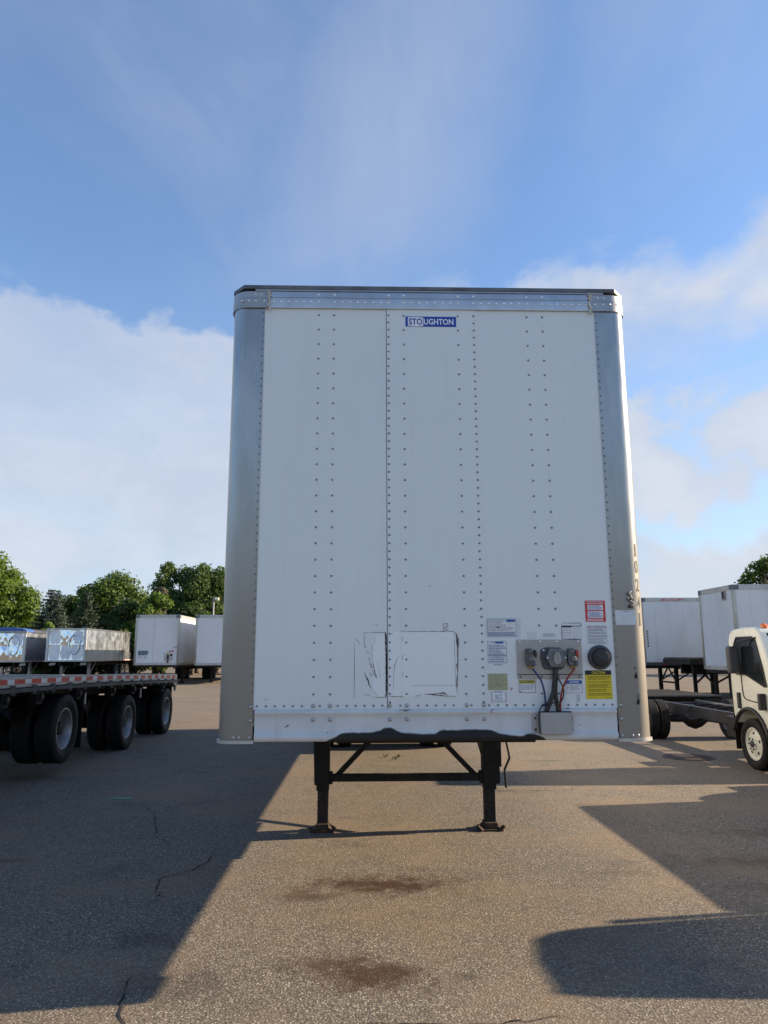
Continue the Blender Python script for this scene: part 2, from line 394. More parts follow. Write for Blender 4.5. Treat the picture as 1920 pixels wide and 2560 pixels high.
def leaf_mat(name, c1, c2, trans):
    m, t, b = new_mat(name)
    oc = t.node('ShaderNodeTexCoord').outputs['Object']
    geo = t.node('ShaderNodeNewGeometry')
    rnd = geo.outputs['Random Per Island']
    n = t.noise(oc, 0.6, 3)
    f = t.math('ADD', t.math('MULTIPLY', rnd, 0.6), t.math('MULTIPLY', t.smooth(n, 0.3, 0.7), 0.4))
    c = t.mix(f, c1, c2)
    t.put(b.inputs['Base Color'], c)
    b.inputs['Roughness'].default_value = 0.6
    b.inputs['Specular IOR Level'].default_value = 0.3
    tr = t.node('ShaderNodeBsdfTranslucent', {'Color': t.mix(1.0, c, (1.5, 1.6, 0.7, 1), 'MULTIPLY')})
    mx = t.node('ShaderNodeMixShader', {0: trans, 1: b.outputs[0], 2: tr.outputs[0]})
    t.l.new(mx.outputs[0], t.n['Material Output'].inputs['Surface'])
    return m


leaf_mat('leaf_mid', (0.055, 0.095, 0.020), (0.10, 0.155, 0.034), 0.4)
leaf_mat('leaf_light', (0.075, 0.125, 0.022), (0.125, 0.19, 0.035), 0.4)
leaf_mat('leaf_dark', (0.038, 0.068, 0.018), (0.068, 0.11, 0.028), 0.35)
leaf_mat('leaf_tall', (0.055, 0.095, 0.026), (0.095, 0.145, 0.042), 0.38)
leaf_mat('needle', (0.026, 0.045, 0.034), (0.06, 0.085, 0.062), 0.12)
leaf_mat('needle_dark', (0.018, 0.034, 0.022), (0.04, 0.06, 0.036), 0.12)
leaf_mat('twig_grey', (0.07, 0.065, 0.045), (0.12, 0.11, 0.075), 0.1)

# ------------------------------------------------------------------ mesh helpers
ORG = {}


class MB:
    def __init__(self):
        self.v = []
        self.f = []

    def add(self, vs, fs):
        o = len(self.v)
        self.v += [tuple(p) for p in vs]
        self.f += [tuple(i + o for i in q) for q in fs]
        return self

    def box(self, x0, x1, y0, y1, z0, z1):
        x0, x1 = sorted((x0, x1)); y0, y1 = sorted((y0, y1)); z0, z1 = sorted((z0, z1))
        vs = [(x, y, z) for z in (z0, z1) for y in (y0, y1) for x in (x0, x1)]
        return self.add(vs, [(0, 2, 3, 1), (4, 5, 7, 6), (0, 1, 5, 4), (2, 6, 7, 3), (0, 4, 6, 2), (1, 3, 7, 5)])

    def bar(self, a, b_, w_, h_, up=(0, 0, 1)):
        """rectangular bar from a to b"""
        a, b_ = Vector(a), Vector(b_)
        d = (b_ - a).normalized()
        s = d.cross(Vector(up))
        s = s.normalized() if s.length > 1e-6 else Vector((1, 0, 0))
        u = s.cross(d)
        vs = [p + s * (i * w_ / 2) + u * (j * h_ / 2) for p in (a, b_) for i, j in ((-1, -1), (1, -1), (1, 1), (-1, 1))]
        return self.add(vs, [(3, 2, 1, 0), (4, 5, 6, 7), (0, 1, 5, 4), (1, 2, 6, 5), (2, 3, 7, 6), (3, 0, 4, 7)])

    def tube(self, pts, r, n=8, caps=True):
        pts = [Vector(p) for p in pts]
        rs = r if isinstance(r, (list, tuple)) else [r] * len(pts)
        rings = []
        ref = None
        for i, p in enumerate(pts):
            d = (pts[min(i + 1, len(pts) - 1)] - pts[max(i - 1, 0)]).normalized()
            if ref is None:
                ref = Vector((0, 0, 1)) if abs(d.z) < 0.9 else Vector((1, 0, 0))
            s = d.cross(ref).normalized()
            u = s.cross(d).normalized()
            ref = u
            rings.append([p + (s * math.cos(2 * math.pi * k / n) + u * math.sin(2 * math.pi * k / n)) * rs[i] for k in range(n)])
        vs = [q for ring in rings for q in ring]
        fs = []
        for i in range(len(pts) - 1):
            for k in range(n):
                a, b_ = i * n + k, i * n + (k + 1) % n
                fs.append((a, b_, b_ + n, a + n))
        if caps:
            fs.append(tuple(reversed(range(n))))
            fs.append(tuple(range(len(vs) - n, len(vs))))
        return self.add(vs, fs)

    def prism(self, poly, axis, a, b_):
        """poly: 2-D points; axis 'x' -> (y,z), 'y' -> (x,z), 'z' -> (x,y)"""
        def P(p, t_):
            return {'x': (t_, p[0], p[1]), 'y': (p[0], t_, p[1]), 'z': (p[0], p[1], t_)}[axis]
        n = len(poly)
        vs = [P(p, a) for p in poly] + [P(p, b_) for p in poly]
        fs = [tuple(range(n)), tuple(reversed(range(n, 2 * n)))]
        for k in range(n):
            j = (k + 1) % n
            fs.append((k, k + n, j + n, j))
        return self.add(vs, fs)

    def strip(self, prof, axis, a, b_, n=1):
        """open profile swept along an axis"""
        def P(p, t_):
            return {'x': (t_, p[0], p[1]), 'y': (p[0], t_, p[1]), 'z': (p[0], p[1], t_)}[axis]
        k = len(prof)
        vs = []
        for i in range(n + 1):
            t_ = a + (b_ - a) * i / n
            vs += [P(p, t_) for p in prof]
        fs = [(i * k + j, i * k + j + 1, (i + 1) * k + j + 1, (i + 1) * k + j) for i in range(n) for j in range(k - 1)]
        return self.add(vs, fs)

    def lathe(self, prof, axis='x', n=32, c=(0, 0, 0)):
        """prof: (along, radius) around an axis through c"""
        vs = []
        for (a, r) in prof:
            for k in range(n):
                q = 2 * math.pi * k / n
                u, v_ = r * math.cos(q), r * math.sin(q)
                p = {'x': (a, u, v_), 'y': (u, a, v_), 'z': (u, v_, a)}[axis]
                vs.append((p[0] + c[0], p[1] + c[1], p[2] + c[2]))
        fs = []
        for i in range(len(prof) - 1):
            for k in range(n):
                j = (k + 1) % n
                fs.append((i * n + k, i * n + j, (i + 1) * n + j, (i + 1) * n + k))
        fs.append(tuple(reversed(range(n))))
        fs.append(tuple(range((len(prof) - 1) * n, len(prof) * n)))
        return self.add(vs, fs)

    def dome(self, c, r, h, nrm=(0, -1, 0), n=8):
        nrm = Vector(nrm).normalized()
        s = nrm.cross(Vector((0, 0, 1)))
        s = s.normalized() if s.length > 1e-6 else Vector((1, 0, 0))
        u = nrm.cross(s)
        c = Vector(c)
        vs = []
        for rr, hh in ((1.0, 0.0), (0.92, 0.45), (0.6, 0.85)):
            for k in range(n):
                q = 2 * math.pi * k / n
                vs.append(c + (s * math.cos(q) + u * math.sin(q)) * r * rr + nrm * h * hh)
        vs.append(c + nrm * h)
        fs = []
        for i in range(2):
            for k in range(n):
                j = (k + 1) % n
                fs.append((i * n + k, i * n + j, (i + 1) * n + j, (i + 1) * n + k))
        for k in range(n):
            fs.append((2 * n + k, 2 * n + (k + 1) % n, 3 * n))
        return self.add(vs, fs)

    def mesh(self, name, org=(0, 0, 0), bevel=0.0, seg=2):
        me = bpy.data.meshes.new(name)
        bm = bmesh.new()
        vs = [bm.verts.new((p[0] - org[0], p[1] - org[1], p[2] - org[2])) for p in self.v]
        for q in self.f:
            try:
                bm.faces.new([vs[i] for i in q])
            except ValueError:
                pass
        bmesh.ops.recalc_face_normals(bm, faces=bm.faces)
        if bevel:
            es = [e for e in bm.edges if e.is_manifold and e.calc_face_angle(0) > 0.5]
            bmesh.ops.bevel(bm, geom=es, offset=bevel, segments=seg, profile=0.6, affect='EDGES', clamp_overlap=True)
        bm.to_mesh(me)
        bm.free()
        return me

    def build(self, name, mat, parent=None, smooth=False, bevel=0.0, seg=2, label=None, kind=None):
        org = ORG.get(parent.name, (0, 0, 0)) if parent else (0, 0, 0)
        me = self.mesh(name, org, bevel, seg)
        return put(name, me, mat, parent, smooth, label=label, kind=kind)


def put(name, me, mat, parent=None, smooth=False, loc=None, label=None, kind=None):
    if mat and not me.materials:
        me.materials.append(MATS[mat])
    if smooth:
        for p in me.polygons:
            p.use_smooth = True
        if smooth == 'auto':
            try:
                me.set_sharp_from_angle(angle=rad(35))
            except Exception:
                pass
    o = bpy.data.objects.new(name, me)
    COL.objects.link(o)
    if parent:
        o.parent = parent
        ORG[o.name] = ORG.get(parent.name, (0, 0, 0))
    if loc is not None:
        o.location = loc
    if label:
        o['label'] = label
    if kind:
        o['kind'] = kind
    return o


def thing(name, label, cat, loc=(0, 0, 0), group=None):
    o = bpy.data.objects.new(name, None)
    o.empty_display_size = 0.2
    COL.objects.link(o)
    o.location = loc
    ORG[o.name] = tuple(loc)
    o['label'] = label
    o['category'] = cat
    if group:
        o['group'] = group
    return o


def tag(o, label, cat, group=None):
    o['label'] = label
    o['category'] = cat
    if group:
        o['group'] = group
    return o


def text_obj(name, body, mat, parent, x0, x1, z0, z1, y, bold=0.0, mapf=None, label=None):
    """flat lettering, stretched to fill the rectangle x0..x1, z0..z1 on the plane y (facing -Y)"""
    cu = bpy.data.curves.new('lettering', 'FONT')
    cu.body = body
    cu.size = 1.0
    cu.offset = bold
    cu.resolution_u = 3
    ob = bpy.data.objects.new('lettering_source', cu)
    COL.objects.link(ob)
    dg = bpy.context.evaluated_depsgraph_get()
    me = bpy.data.meshes.new_from_object(ob.evaluated_get(dg))
    bpy.data.objects.remove(ob)
    bpy.data.curves.remove(cu)
    n = len(me.vertices)
    a = np.zeros(n * 3, np.float32)
    me.vertices.foreach_get('co', a)
    a = a.reshape(-1, 3)
    mn, mx = a.min(0), a.max(0)
    u = (a[:, 0] - mn[0]) / max(1e-6, mx[0] - mn[0])
    v_ = (a[:, 1] - mn[1]) / max(1e-6, mx[1] - mn[1])
    org = ORG.get(parent.name, (0, 0, 0))
    out = np.zeros_like(a)
    if mapf:
        for i in range(n):
            out[i] = mapf(x0 + u[i] * (x1 - x0), z0 + v_[i] * (z1 - z0))
    else:
        out[:, 0] = x0 + u * (x1 - x0)
        out[:, 1] = y
        out[:, 2] = z0 + v_ * (z1 - z0)
    out -= np.array(org, np.float32)
    me.vertices.foreach_set('co', out.ravel())
    me.materials.clear()
    me.update()
    me.name = name
    return put(name, me, mat, parent, label=label)


# wheels share their meshes: axis along x, outer face towards +x (mirror = -1 turns it round)
def tyre_mesh(R_, W_, r_in, ribs=4):
    h = W_ / 2
    pr = [(-h * 0.72, r_in), (-h * 0.95, r_in + (R_ - r_in) * 0.3), (-h, r_in + (R_ - r_in) * 0.55), (-h * 0.93, R_ * 0.965), (-h * 0.84, R_ * 0.992)]
    tw = h * 0.84 * 2
    for i in range(ribs + 1):
        a = -h * 0.84 + tw * i / (ribs + 1)
        e = -h * 0.84 + tw * (i + 1) / (ribs + 1)
        g = tw * 0.022
        pr += [(a + g, R_), (e - g, R_)]
        if i < ribs:
            pr += [(e - g * 0.8, R_ - 0.012), (e + g * 0.8, R_ - 0.012)]
    pr += [(h * 0.84, R_ * 0.992), (h * 0.93, R_ * 0.965), (h, r_in + (R_ - r_in) * 0.55), (h * 0.985, r_in + (R_ - r_in) * 0.42), (h * 0.965, r_in + (R_ - r_in) * 0.40),
           (h * 0.95, r_in + (R_ - r_in) * 0.3), (h * 0.72, r_in)]
    mb = MB().lathe(pr, 'x', 40)
    # close ring instead of caps
    mb.f = mb.f[:-2]
    n = 40
    k = len(pr)
    for i in range(n):
        j = (i + 1) % n
        mb.f.append(((k - 1) * n + i, (k - 1) * n + j, j, i))
    return mb.mesh('tyre')


def rim_mesh(r_, h, dish=0.15, hub=0.10, convex=False):
    if convex:   # front disc wheel, bulging outwards
        pr = [(-h * 0.72, r_ * 0.94), (h * 0.70, r_), (h * 0.80, r_ * 1.02), (h * 0.80, r_ * 0.96), (h * 0.55, r_ * 0.90), (h * 0.50, r_ * 0.80), (h * 0.66, r_ * 0.70), (h * 0.78, r_ * 0.50), (h * 0.74, r_ * 0.36), (h * 0.98, r_ * 0.33), (h * 1.02, r_ * 0.16), (h * 1.02, 0.005)]
    else:
        pr = [(-h * 0.72, r_ * 0.94), (h * 0.70, r_), (h * 0.80, r_ * 1.02), (h * 0.80, r_ * 0.95), (h * 0.6, r_ * 0.90), (h * 0.8 - dish, r_ * 0.84), (h * 0.75 - dish, r_ * 0.6), (h * 0.8 - dish, r_ * 0.5), (h * 0.8 - dish + 0.02, hub), (h * 0.8 - dish + 0.11, hub * 0.9), (h * 0.8 - dish + 0.12, 0.005)]
    return MB().lathe(pr, 'x', 40).mesh('wheel')


WM = {}


def wheel(parent, x, y, z, side, R_, W_, r_, dish=0.15, rim_mat='rim_steel', convex=False, holes=0, tyre_rubber='rubber'):
    """side +1: outer face towards +x"""
    key = (R_, W_, r_, dish, convex, rim_mat)
    if key not in WM:
        rm = rim_mesh(r_, W_ / 2, dish, convex=convex)
        rm.materials.append(MATS[rim_mat])
        tm = tyre_mesh(R_, W_, r_ * 0.97)
        tm.materials.append(MATS[tyre_rubber])
        if not convex:
            rm.materials.append(MATS['dark_steel'])
            for p in rm.polygons:
                if math.hypot(p.center.y, p.center.z) < r_ * 0.57:
                    p.material_index = 1
        for me in (rm, tm):
            for p in me.polygons:
                p.use_smooth = True
            try:
                me.set_sharp_from_angle(angle=rad(40))
            except Exception:
                pass
        WM[key] = (rm, tm)
    rm, tm = WM[key]
    og = ORG.get(parent.name, (0, 0, 0))
    wo_ = bpy.data.objects.new('wheel', rm)
    COL.objects.link(wo_)
    wo_.parent = parent
    wo_.location = (x - og[0], y - og[1], z - og[2])
    if side < 0:
        wo_.rotation_euler = (0, 0, math.pi)
    ty = bpy.data.objects.new('tyre', tm)
    COL.objects.link(ty)
    ty.parent = wo_
    return wo_


# ------------------------------------------------------------------ ground
g = MB().add([(-400, -60, 0), (400, -60, 0), (400, 700, 0), (-400, 700, 0)], [(0, 1, 2, 3)]).build('ground', 'asphalt')
g['kind'] = 'structure'
rng = random.Random(4)


def crack(pts, wid):
    """irregular open crack in the asphalt, a thin tar-dark sliver"""
    fine = []
    for (a, b_) in zip(pts[:-1], pts[1:]):
        a, b_ = Vector((*a, 0)), Vector((*b_, 0))
        k = max(2, int((b_ - a).length / 0.05))
        for i in range(k):
            p = a.lerp(b_, i / k)
            fine.append(p + Vector((rng.uniform(-.018, .018), rng.uniform(-.018, .018), 0)))
    fine.append(Vector((*pts[-1], 0)))
    vs, fs = [], []
    for i, p in enumerate(fine):
        d = (fine[min(i + 1, len(fine) - 1)] - fine[max(0, i - 1)]).normalized()
        s = Vector((-d.y, d.x, 0)) * wid * rng.uniform(0.25, 1.0) * (0.35 if i in (0, len(fine) - 1) else 1)
        vs += [(p.x + s.x, p.y + s.y, 0.004), (p.x - s.x, p.y - s.y, 0.004)]
        if i:
            fs.append((2 * i - 2, 2 * i - 1, 2 * i + 1, 2 * i))
    MB().add(vs, fs).build('crack', 'crack_tar', g)


crack([(-1.52, -1.3), (-1.60, -0.75), (-1.58, -0.62), (-1.66, -0.45), (-1.69, -0.30), (-1.70, -0.1)], 0.009)
crack([(-1.98, 1.05), (-1.88, 1.25), (-1.98, 1.40), (-2.02, 1.75), (-1.80, 1.98), (-1.74, 2.3), (-1.76, 2.45)], 0.007)
crack([(-2.2, 2.75), (-2.45, 3.1), (-2.55, 3.5), (-2.75, 4.2), (-3.0, 4.6)], 0.006)
crack([(0.55, -0.62), (0.05, -0.70), (-0.35, -0.66), (-0.9, -0.72)], 0.006)
crack([(-9, 14.6), (-6.5, 14.9), (-4.6, 15.4), (-2.0, 15.0)], 0.02)
crack([(-12, 24), (-9.0, 24.3), (-6.0, 23.8)], 0.03)

# ------------------------------------------------------------------ near box trailer
TR = thing('box_trailer', 'large white riveted box trailer seen nose-on, standing on black landing legs', 'trailer')
HW, ZB, ZR, ZP, RC = 1.31, 1.222, 1.408, 3.978, 0.095
LEN = 14.0


def sheet(x0, x1, y, name='front_panel'):
    nx, nz = 12, 40
    vs = [(x0 + (x1 - x0) * i / nx, y, ZR - 0.004 + (ZP + 0.03 - ZR) * j / nz) for j in range(nz + 1) for i in range(nx + 1)]
    fs = [(j * (nx + 1) + i, j * (nx + 1) + i + 1, (j + 1) * (nx + 1) + i + 1, (j + 1) * (nx + 1) + i) for j in range(nz) for i in range(nx)]
    mb = MB().add(vs, fs)
    # returned edges give the sheet a visible thickness at the lap seams
    mb.add([(x0, y, ZR - 0.004), (x0, y + 0.006, ZR - 0.004), (x0, y + 0.006, ZP + 0.03), (x0, y, ZP + 0.03)], [(0, 1, 2, 3)])
    mb.add([(x1, y, ZR - 0.004), (x1, y + 0.006, ZR - 0.004), (x1, y + 0.006, ZP + 0.03), (x1, y, ZP + 0.03)], [(0, 1, 2, 3)])
    return mb.build(name, 'white_sheet', TR)


sheet(-1.12, -0.297, -0.0005)
sheet(-0.293, 0.299, -0.0035)
sheet(0.290, 1.12, 0.0)
MB().box(-0.2972, -0.2928, 0.0035, 0.0045, ZR, ZP).build('seam_gap', 'tear_dark', TR)
MB().box(-1.13, 1.13, 0.012, 0.05, ZR - 0.1, ZP + 0.12).build('front_frame', 'dull_aluminium', TR)

# bottom rail, one rolled profile
prof = [(0.002, ZR - 0.002), (-0.006, ZR - 0.003), (-0.010, 1.398), (-0.016, 1.389), (-0.014, 1.378), (-0.007, 1.370), (-0.006, 1.345), (-0.006, 1.275), (-0.009, 1.266), (-0.016, 1.261), (-0.019, 1.250), (-0.019, 1.236), (-0.014, 1.224), (-0.004, ZB - 0.002), (0.06, ZB - 0.002)]
MB().strip(prof, 'x', -1.086, 1.086, 48).build('bottom_rail', 'rail_white', TR, smooth=True)

# corner posts
NA = 10


def post_profile(sgn, off=0.0, xin=1.096, rr=RC, hw=HW, back=0.32):
    """points from the front flange round to the side, going outwards"""
    pr = [(sgn * xin, -0.0045 - off), (sgn * (hw - rr), -0.0045 - off)]
    for i in range(1, NA + 1):
        a = math.pi / 2 * i / NA
        pr.append((sgn * (hw - rr + (rr + off) * math.sin(a)), -0.0045 + rr - (rr + off) * math.cos(a)))
    pr.append((sgn * (hw + off), back))
    return pr


for sgn in (-1, 1):
    pr = post_profile(sgn)
    pr = [(sgn * 1.096, 0.004)] + pr
    po = MB().strip(pr, 'z', ZB + 0.006, ZP + 0.04, 24).build('corner_post', 'post_metal', TR, smooth='auto',
                                                           label='dusty metal corner post, sunlit on its rounded edge' if sgn > 0 else 'dusty metal corner post on the shaded side')
    # ledge under the post
    pr2 = post_profile(sgn, 0.012, 1.088)
    mb = MB().strip(pr2, 'z', ZB - 0.012, ZB + 0.006, 1)
    pin = post_profile(sgn, -0.004, 1.088)
    k = len(pr2)
    mb.add([(p[0], p[1], ZB + 0.006) for p in pr2] + [(p[0], p[1], ZB + 0.006) for p in pin], [(i, i + 1, k + i + 1, k + i) for i in range(k - 1)])
    mb.build('post_ledge', 'dull_aluminium', TR)

# top rail and corner caps
prof = [(0.0, ZP - 0.004), (-0.013, ZP - 0.004), (-0.014, ZP + 0.002), (-0.014, 4.040), (-0.011, 4.0425), (-0.011, 4.0455), (-0.015, 4.048), (-0.012, 4.088), (-0.006, 4.092), (-0.016, 4.095), (-0.016, 4.1035), (0.05, 4.104)]
MB().strip(prof, 'x', -1.083, 1.083, 30).build('top_rail', 'aluminium', TR, smooth='auto')
for sgn in (-1, 1):
    cap = MB()
    for z0, z1, off in ((ZP - 0.006, 4.040, 0.0135), (4.043, 4.088, 0.0105)):
        pr = post_profile(sgn, off, 1.062, RC + 0.02, HW, 0.30)
        cap.strip(pr, 'z', z0, z1, 1)
        for zz in (z0, z1):
            pin = post_profile(sgn, -0.01, 1.062, RC + 0.02, HW, 0.30)
            k = len(pr)
            cap.add([(p[0], p[1], zz) for p in pr] + [(p[0], p[1], zz) for p in pin], [(i, i + 1, k + i + 1, k + i) for i in range(k - 1)])
    cap.box(sgn * 1.06, sgn * 1.16, -0.018, 0.06, 4.088, 4.1035)
    cp = cap.build('corner_cap', 'cap_metal', TR, smooth='auto')
    # sealant bead between rail and cap
    rng = random.Random(11 + sgn)
    pts = [(sgn * 1.068 + rng.uniform(-.008, .008), -0.022 + rng.uniform(-.003, .003), ZP - 0.03 + 0.145 * i / 16) for i in range(17)]
    MB().tube(pts, [0.008 * rng.uniform(0.5, 1.35) for _ in pts], 6).build('sealant_bead', 'sealant', TR, smooth=True)
# the roof sheet with its dark turned-down front edge and chamfered corners
roof = [(-1.235, -0.022), (1.235, -0.022), (1.318, 0.075), (1.318, LEN), (-1.318, LEN), (-1.318, 0.075)]
MB().prism(roof, 'z', 4.1045, 4.129).build('roof', 'roof_edge', TR)

# body behind the nose
for sgn in (-1, 1):
    wall = MB().box(sgn * (HW - 0.03), sgn * (HW - 0.007), 0.31, LEN, ZB + 0.02, 4.09).build('side_wall', 'dull_aluminium', TR)
    for i in range(11):
        ya = 0.325 + i * 1.243
        MB().box(sgn * (HW - 0.007), sgn * (HW - 0.002 - 0.0015 * (i % 2)), ya, ya + 1.235, ZB + 0.12, 4.0).build('side_panel', 'white_paint_far', wall)
    MB().box(sgn * (HW - 0.02), sgn * (HW + 0.004), 0.325, LEN, ZB, ZB + 0.115).build('side_rail', 'dull_aluminium', wall)
    MB().box(sgn * (HW - 0.02), sgn * (HW + 0.004), 0.325, LEN, 4.005, 4.10).build('side_rail', 'aluminium', wall)
MB().box(-HW + 0.02, HW - 0.02, LEN - 0.06, LEN - 0.01, ZB, 4.10).build('rear_wall', 'white_paint_far', TR)
MB().box(-HW + 0.02, HW - 0.02, 0.06, LEN, ZB - 0.005, ZB + 0.06).build('floor', 'black_steel', TR)
mb = MB()
for y in np.arange(1.4, 13.8, 0.45):
    mb.box(-1.2, 1.2, y, y + 0.06, ZB - 0.05, ZB - 0.005)
mb.build('cross_members', 'black_steel', TR, kind='stuff')
MB().box(-0.60, 0.60, 0.05, 1.6, 1.203, 1.216).build('coupler_plate', 'black_steel', TR)
for sgn in (-1, 1):
    MB().box(sgn * 0.70, sgn * 0.85, 2.6, 4.0, 1.0, 1.2).build('landing_gear_mount', 'black_steel', TR)

# rivets
mb = MB()
xs_sparse = (-0.74, -0.64, -0.18, 0.18, 0.64, 0.745)
z_hi = 3.93
for x in xs_sparse:
    k = 0
    z = z_hi
    while z > ZR + 0.05:
        if not (abs(x) < 0.2 and 3.85 < z < 3.92):
            mb.dome((x, -0.0005 if abs(x) > 0.29 else -0.0035, z), 0.0071, 0.0048)
        z -= 0.1016
for x in (-0.281, 0.284):
    z = z_hi + 0.002
    while z > ZR + 0.03:
        mb.dome((x, -0.0035, z), 0.0071, 0.0048)
        z -= 0.0508
for x in (-1.106, 1.106):
    z = z_hi + 0.012
    while z > ZR + 0.06:
        mb.dome((x, -0.0045, z), 0.0062, 0.0045)
        z -= 0.0508
x = -1.075
while x < 1.09:
    if min(abs(x - q) for q in (-0.74, -0.64, -0.281, -0.18, 0.18, 0.284)) > 0.026:
        mb.dome((x, -0.0035, 1.424), 0.0066, 0.0045)
    x += 0.0535
mb.build('rivets', 'rivet_metal', TR, smooth=True, kind='stuff')
mb = MB()
for x in (-0.742, -0.637, -0.281, -0.18, 0.18, 0.284, 0.64, 0.745):
    mb.dome((x, -0.0135, 4.068), 0.009, 0.006)
    mb.dome((x, -0.014, 4.018), 0.0088, 0.006)
x = -1.05
segs = [(-1.09, -0.742), (-0.637, -0.281), (-0.18, 0.18), (0.284, 0.64), (0.745, 1.09)]
for a, b_ in segs:
    k = 7
    for i in range(1, k):
        x = a + (b_ - a) * i / k
        if abs(x) < 1.06:
            mb.dome((x, -0.014, 4.018), 0.0088, 0.006)
for sgn in (-1, 1):
    for x in (1.10, 1.155, 1.20, 1.245):
        mb.dome((sgn * x, -0.018, 4.018), 0.0075, 0.006)
    for x in (1.12, 1.16):
        mb.dome((sgn * x, -0.015, 4.066), 0.0075, 0.006)
mb.build('rail_rivets', 'rail_rivet_metal', TR, smooth=True, kind='stuff')

# big bolts of the bottom rail, each one its own part
bolt_me = MB().dome((0, 0, 0), 0.0125, 0.010, n=12).mesh('bolt')
bolt_me.materials.append(MATS['rim_bolt'])
for p in bolt_me.polygons:
    p.use_smooth = True
small_bolt = MB().dome((0, 0, 0), 0.0095, 0.008, n=10).mesh('bolt')
small_bolt.materials.append(MATS['dull_aluminium'])
for p in small_bolt.polygons:
    p.use_smooth = True


def bolts(lst, me=None, parent=TR, name='bolt'):
    for (x, y, z) in lst:
        o = bpy.data.objects.new(name, me or bolt_me)
        COL.objects.link(o)
        o.parent = parent
        o.location = (x, y, z)


bolts([(x, -0.0035, 1.425) for x in (-0.74, -0.64, -0.281, -0.18, 0.18, 0.284)])
bolts([(x, -0.006, 1.345) for x in (-0.74, -0.64, -0.281, -0.18, 0.18, 0.284)])
for sgn in (-1, 1):
    bolts([(sgn * 1.111, -0.0045, z) for z in (1.421, 1.342)])
    bolts([(sgn * x, -0.0045, 1.246) for x in (1.112, 1.175, 1.208)], small_bolt)

# name plate
pl_ = MB().box(-0.168, 0.168, -0.0055, -0.0037, 3.854, 3.925).build('name_plate', 'name_blue', TR)
boxp = []
for i in range(9):
    a = i / 8
    boxp.append((-0.152 + 0.102 * a, 3.859 - 0.004 * math.sin(math.pi * a)))
for i in range(9):
    a = 1 - i / 8
    boxp.append((-0.152 + 0.102 * a, 3.917 + 0.004 * math.sin(math.pi * a)))
MB().prism(boxp, 'y', -0.0064, -0.0054).build('name_box', 'letter_white', pl_)
text_obj('lettering', 'STO', 'name_blue', pl_, -0.146, -0.056, 3.866, 3.911, -0.0072, 0.022)
text_obj('lettering', 'UGHTON', 'letter_white', pl_, -0.046, 0.150, 3.868, 3.909, -0.0063, 0.022)

# repair patches with split edges
pa = MB().box(-0.495, -0.303, -0.0016, -0.0006, 1.472, 1.858).build('repair_patch', 'white_sheet', TR)
MB().box(-0.386, -0.3045, -0.0032, -0.0017, 1.474, 1.842).build('patch_layer', 'patch_white', pa)
pb = MB().box(-0.286, 0.130, -0.0052, -0.0038, 1.476, 1.862).build('repair_patch', 'patch_white', TR)
MB().box(-0.150, 0.113, -0.0062, -0.0053, 1.540, 1.848).build('patch_layer', 'patch_white', pb)


def sliver(parent, pts, y, mat='tear_dark', seed=1, jag=0.0015):
    """a dark tear with ragged width: list of (x, z, half width)"""
    rg = random.Random(seed)
    fine = []
    for (a, b_) in zip(pts[:-1], pts[1:]):
        L = math.hypot(b_[0] - a[0], b_[1] - a[1])
        k = max(2, int(L / 0.008))
        for i in range(k):
            q = i / k
            fine.append((a[0] + (b_[0] - a[0]) * q, a[1] + (b_[1] - a[1]) * q, a[2] + (b_[2] - a[2]) * q))
    fine.append(pts[-1])
    vs, fs = [], []
    for i, p in enumerate(fine):
        a, b_ = fine[max(0, i - 1)], fine[min(len(fine) - 1, i + 1)]
        L = max(1e-6, math.hypot(b_[0] - a[0], b_[1] - a[1]))
        nx, nz = -(b_[1] - a[1]) / L, (b_[0] - a[0]) / L
        wv = max(0.0003, p[2] + rg.uniform(-jag, jag) * min(1, p[2] / 0.002))
        wv2 = max(0.0003, p[2] + rg.uniform(-jag, jag) * min(1, p[2] / 0.002))
        vs += [(p[0] + nx * wv, y, p[1] + nz * wv), (p[0] - nx * wv2, y, p[1] - nz * wv2)]
        if i:
            fs.append((2 * i - 2, 2 * i - 1, 2 * i + 1, 2 * i))
    MB().add(vs, fs).build('tear', mat, parent)


sliver(pa, [(-0.306, 1.856, .003), (-0.3045, 1.83, .005), (-0.304, 1.78, .0045), (-0.301, 1.70, .0045), (-0.302, 1.60, .0045), (-0.303, 1.52, .004), (-0.305, 1.474, .003)], -0.0045, seed=2)
sliver(pa, [(-0.436, 1.620, .0006), (-0.425, 1.595, .003), (-0.413, 1.573, .0035), (-0.405, 1.545, .002), (-0.392, 1.521, .0006)], -0.0024, seed=3)
sliver(pa, [(-0.442, 1.484, .0005), (-0.42, 1.490, .0015), (-0.400, 1.484, .0005)], -0.0024, seed=4)
sliver(pa, [(-0.488, 1.824, .0004), (-0.475, 1.805, .0009), (-0.460, 1.785, .0004)], -0.0024, seed=5)
sliver(pa, [(-0.437, 1.858, .0008), (-0.436, 1.80, .0012), (-0.434, 1.768, .0006)], -0.0024, seed=6)
sliver(pa, [(-0.437, 1.857, .0006), (-0.38, 1.858, .0009), (-0.33, 1.858, .0014), (-0.305, 1.856, .001)], -0.0036, seed=7)
sliver(pa, [(-0.4945, 1.79, .0006), (-0.4947, 1.65, .0011), (-0.4947, 1.475, .0006)], -0.0024, seed=8)
sliver(pa, [(-0.384, 1.475, .0005), (-0.35, 1.4735, .0012), (-0.306, 1.474, .0015)], -0.0036, seed=9)
sliver(pa, [(-0.412, 1.71, .0004), (-0.398, 1.675, .0009), (-0.385, 1.64, .0007), (-0.375, 1.60, .0015), (-0.362, 1.585, .0005)], -0.0038, 'tear_grey', seed=10)
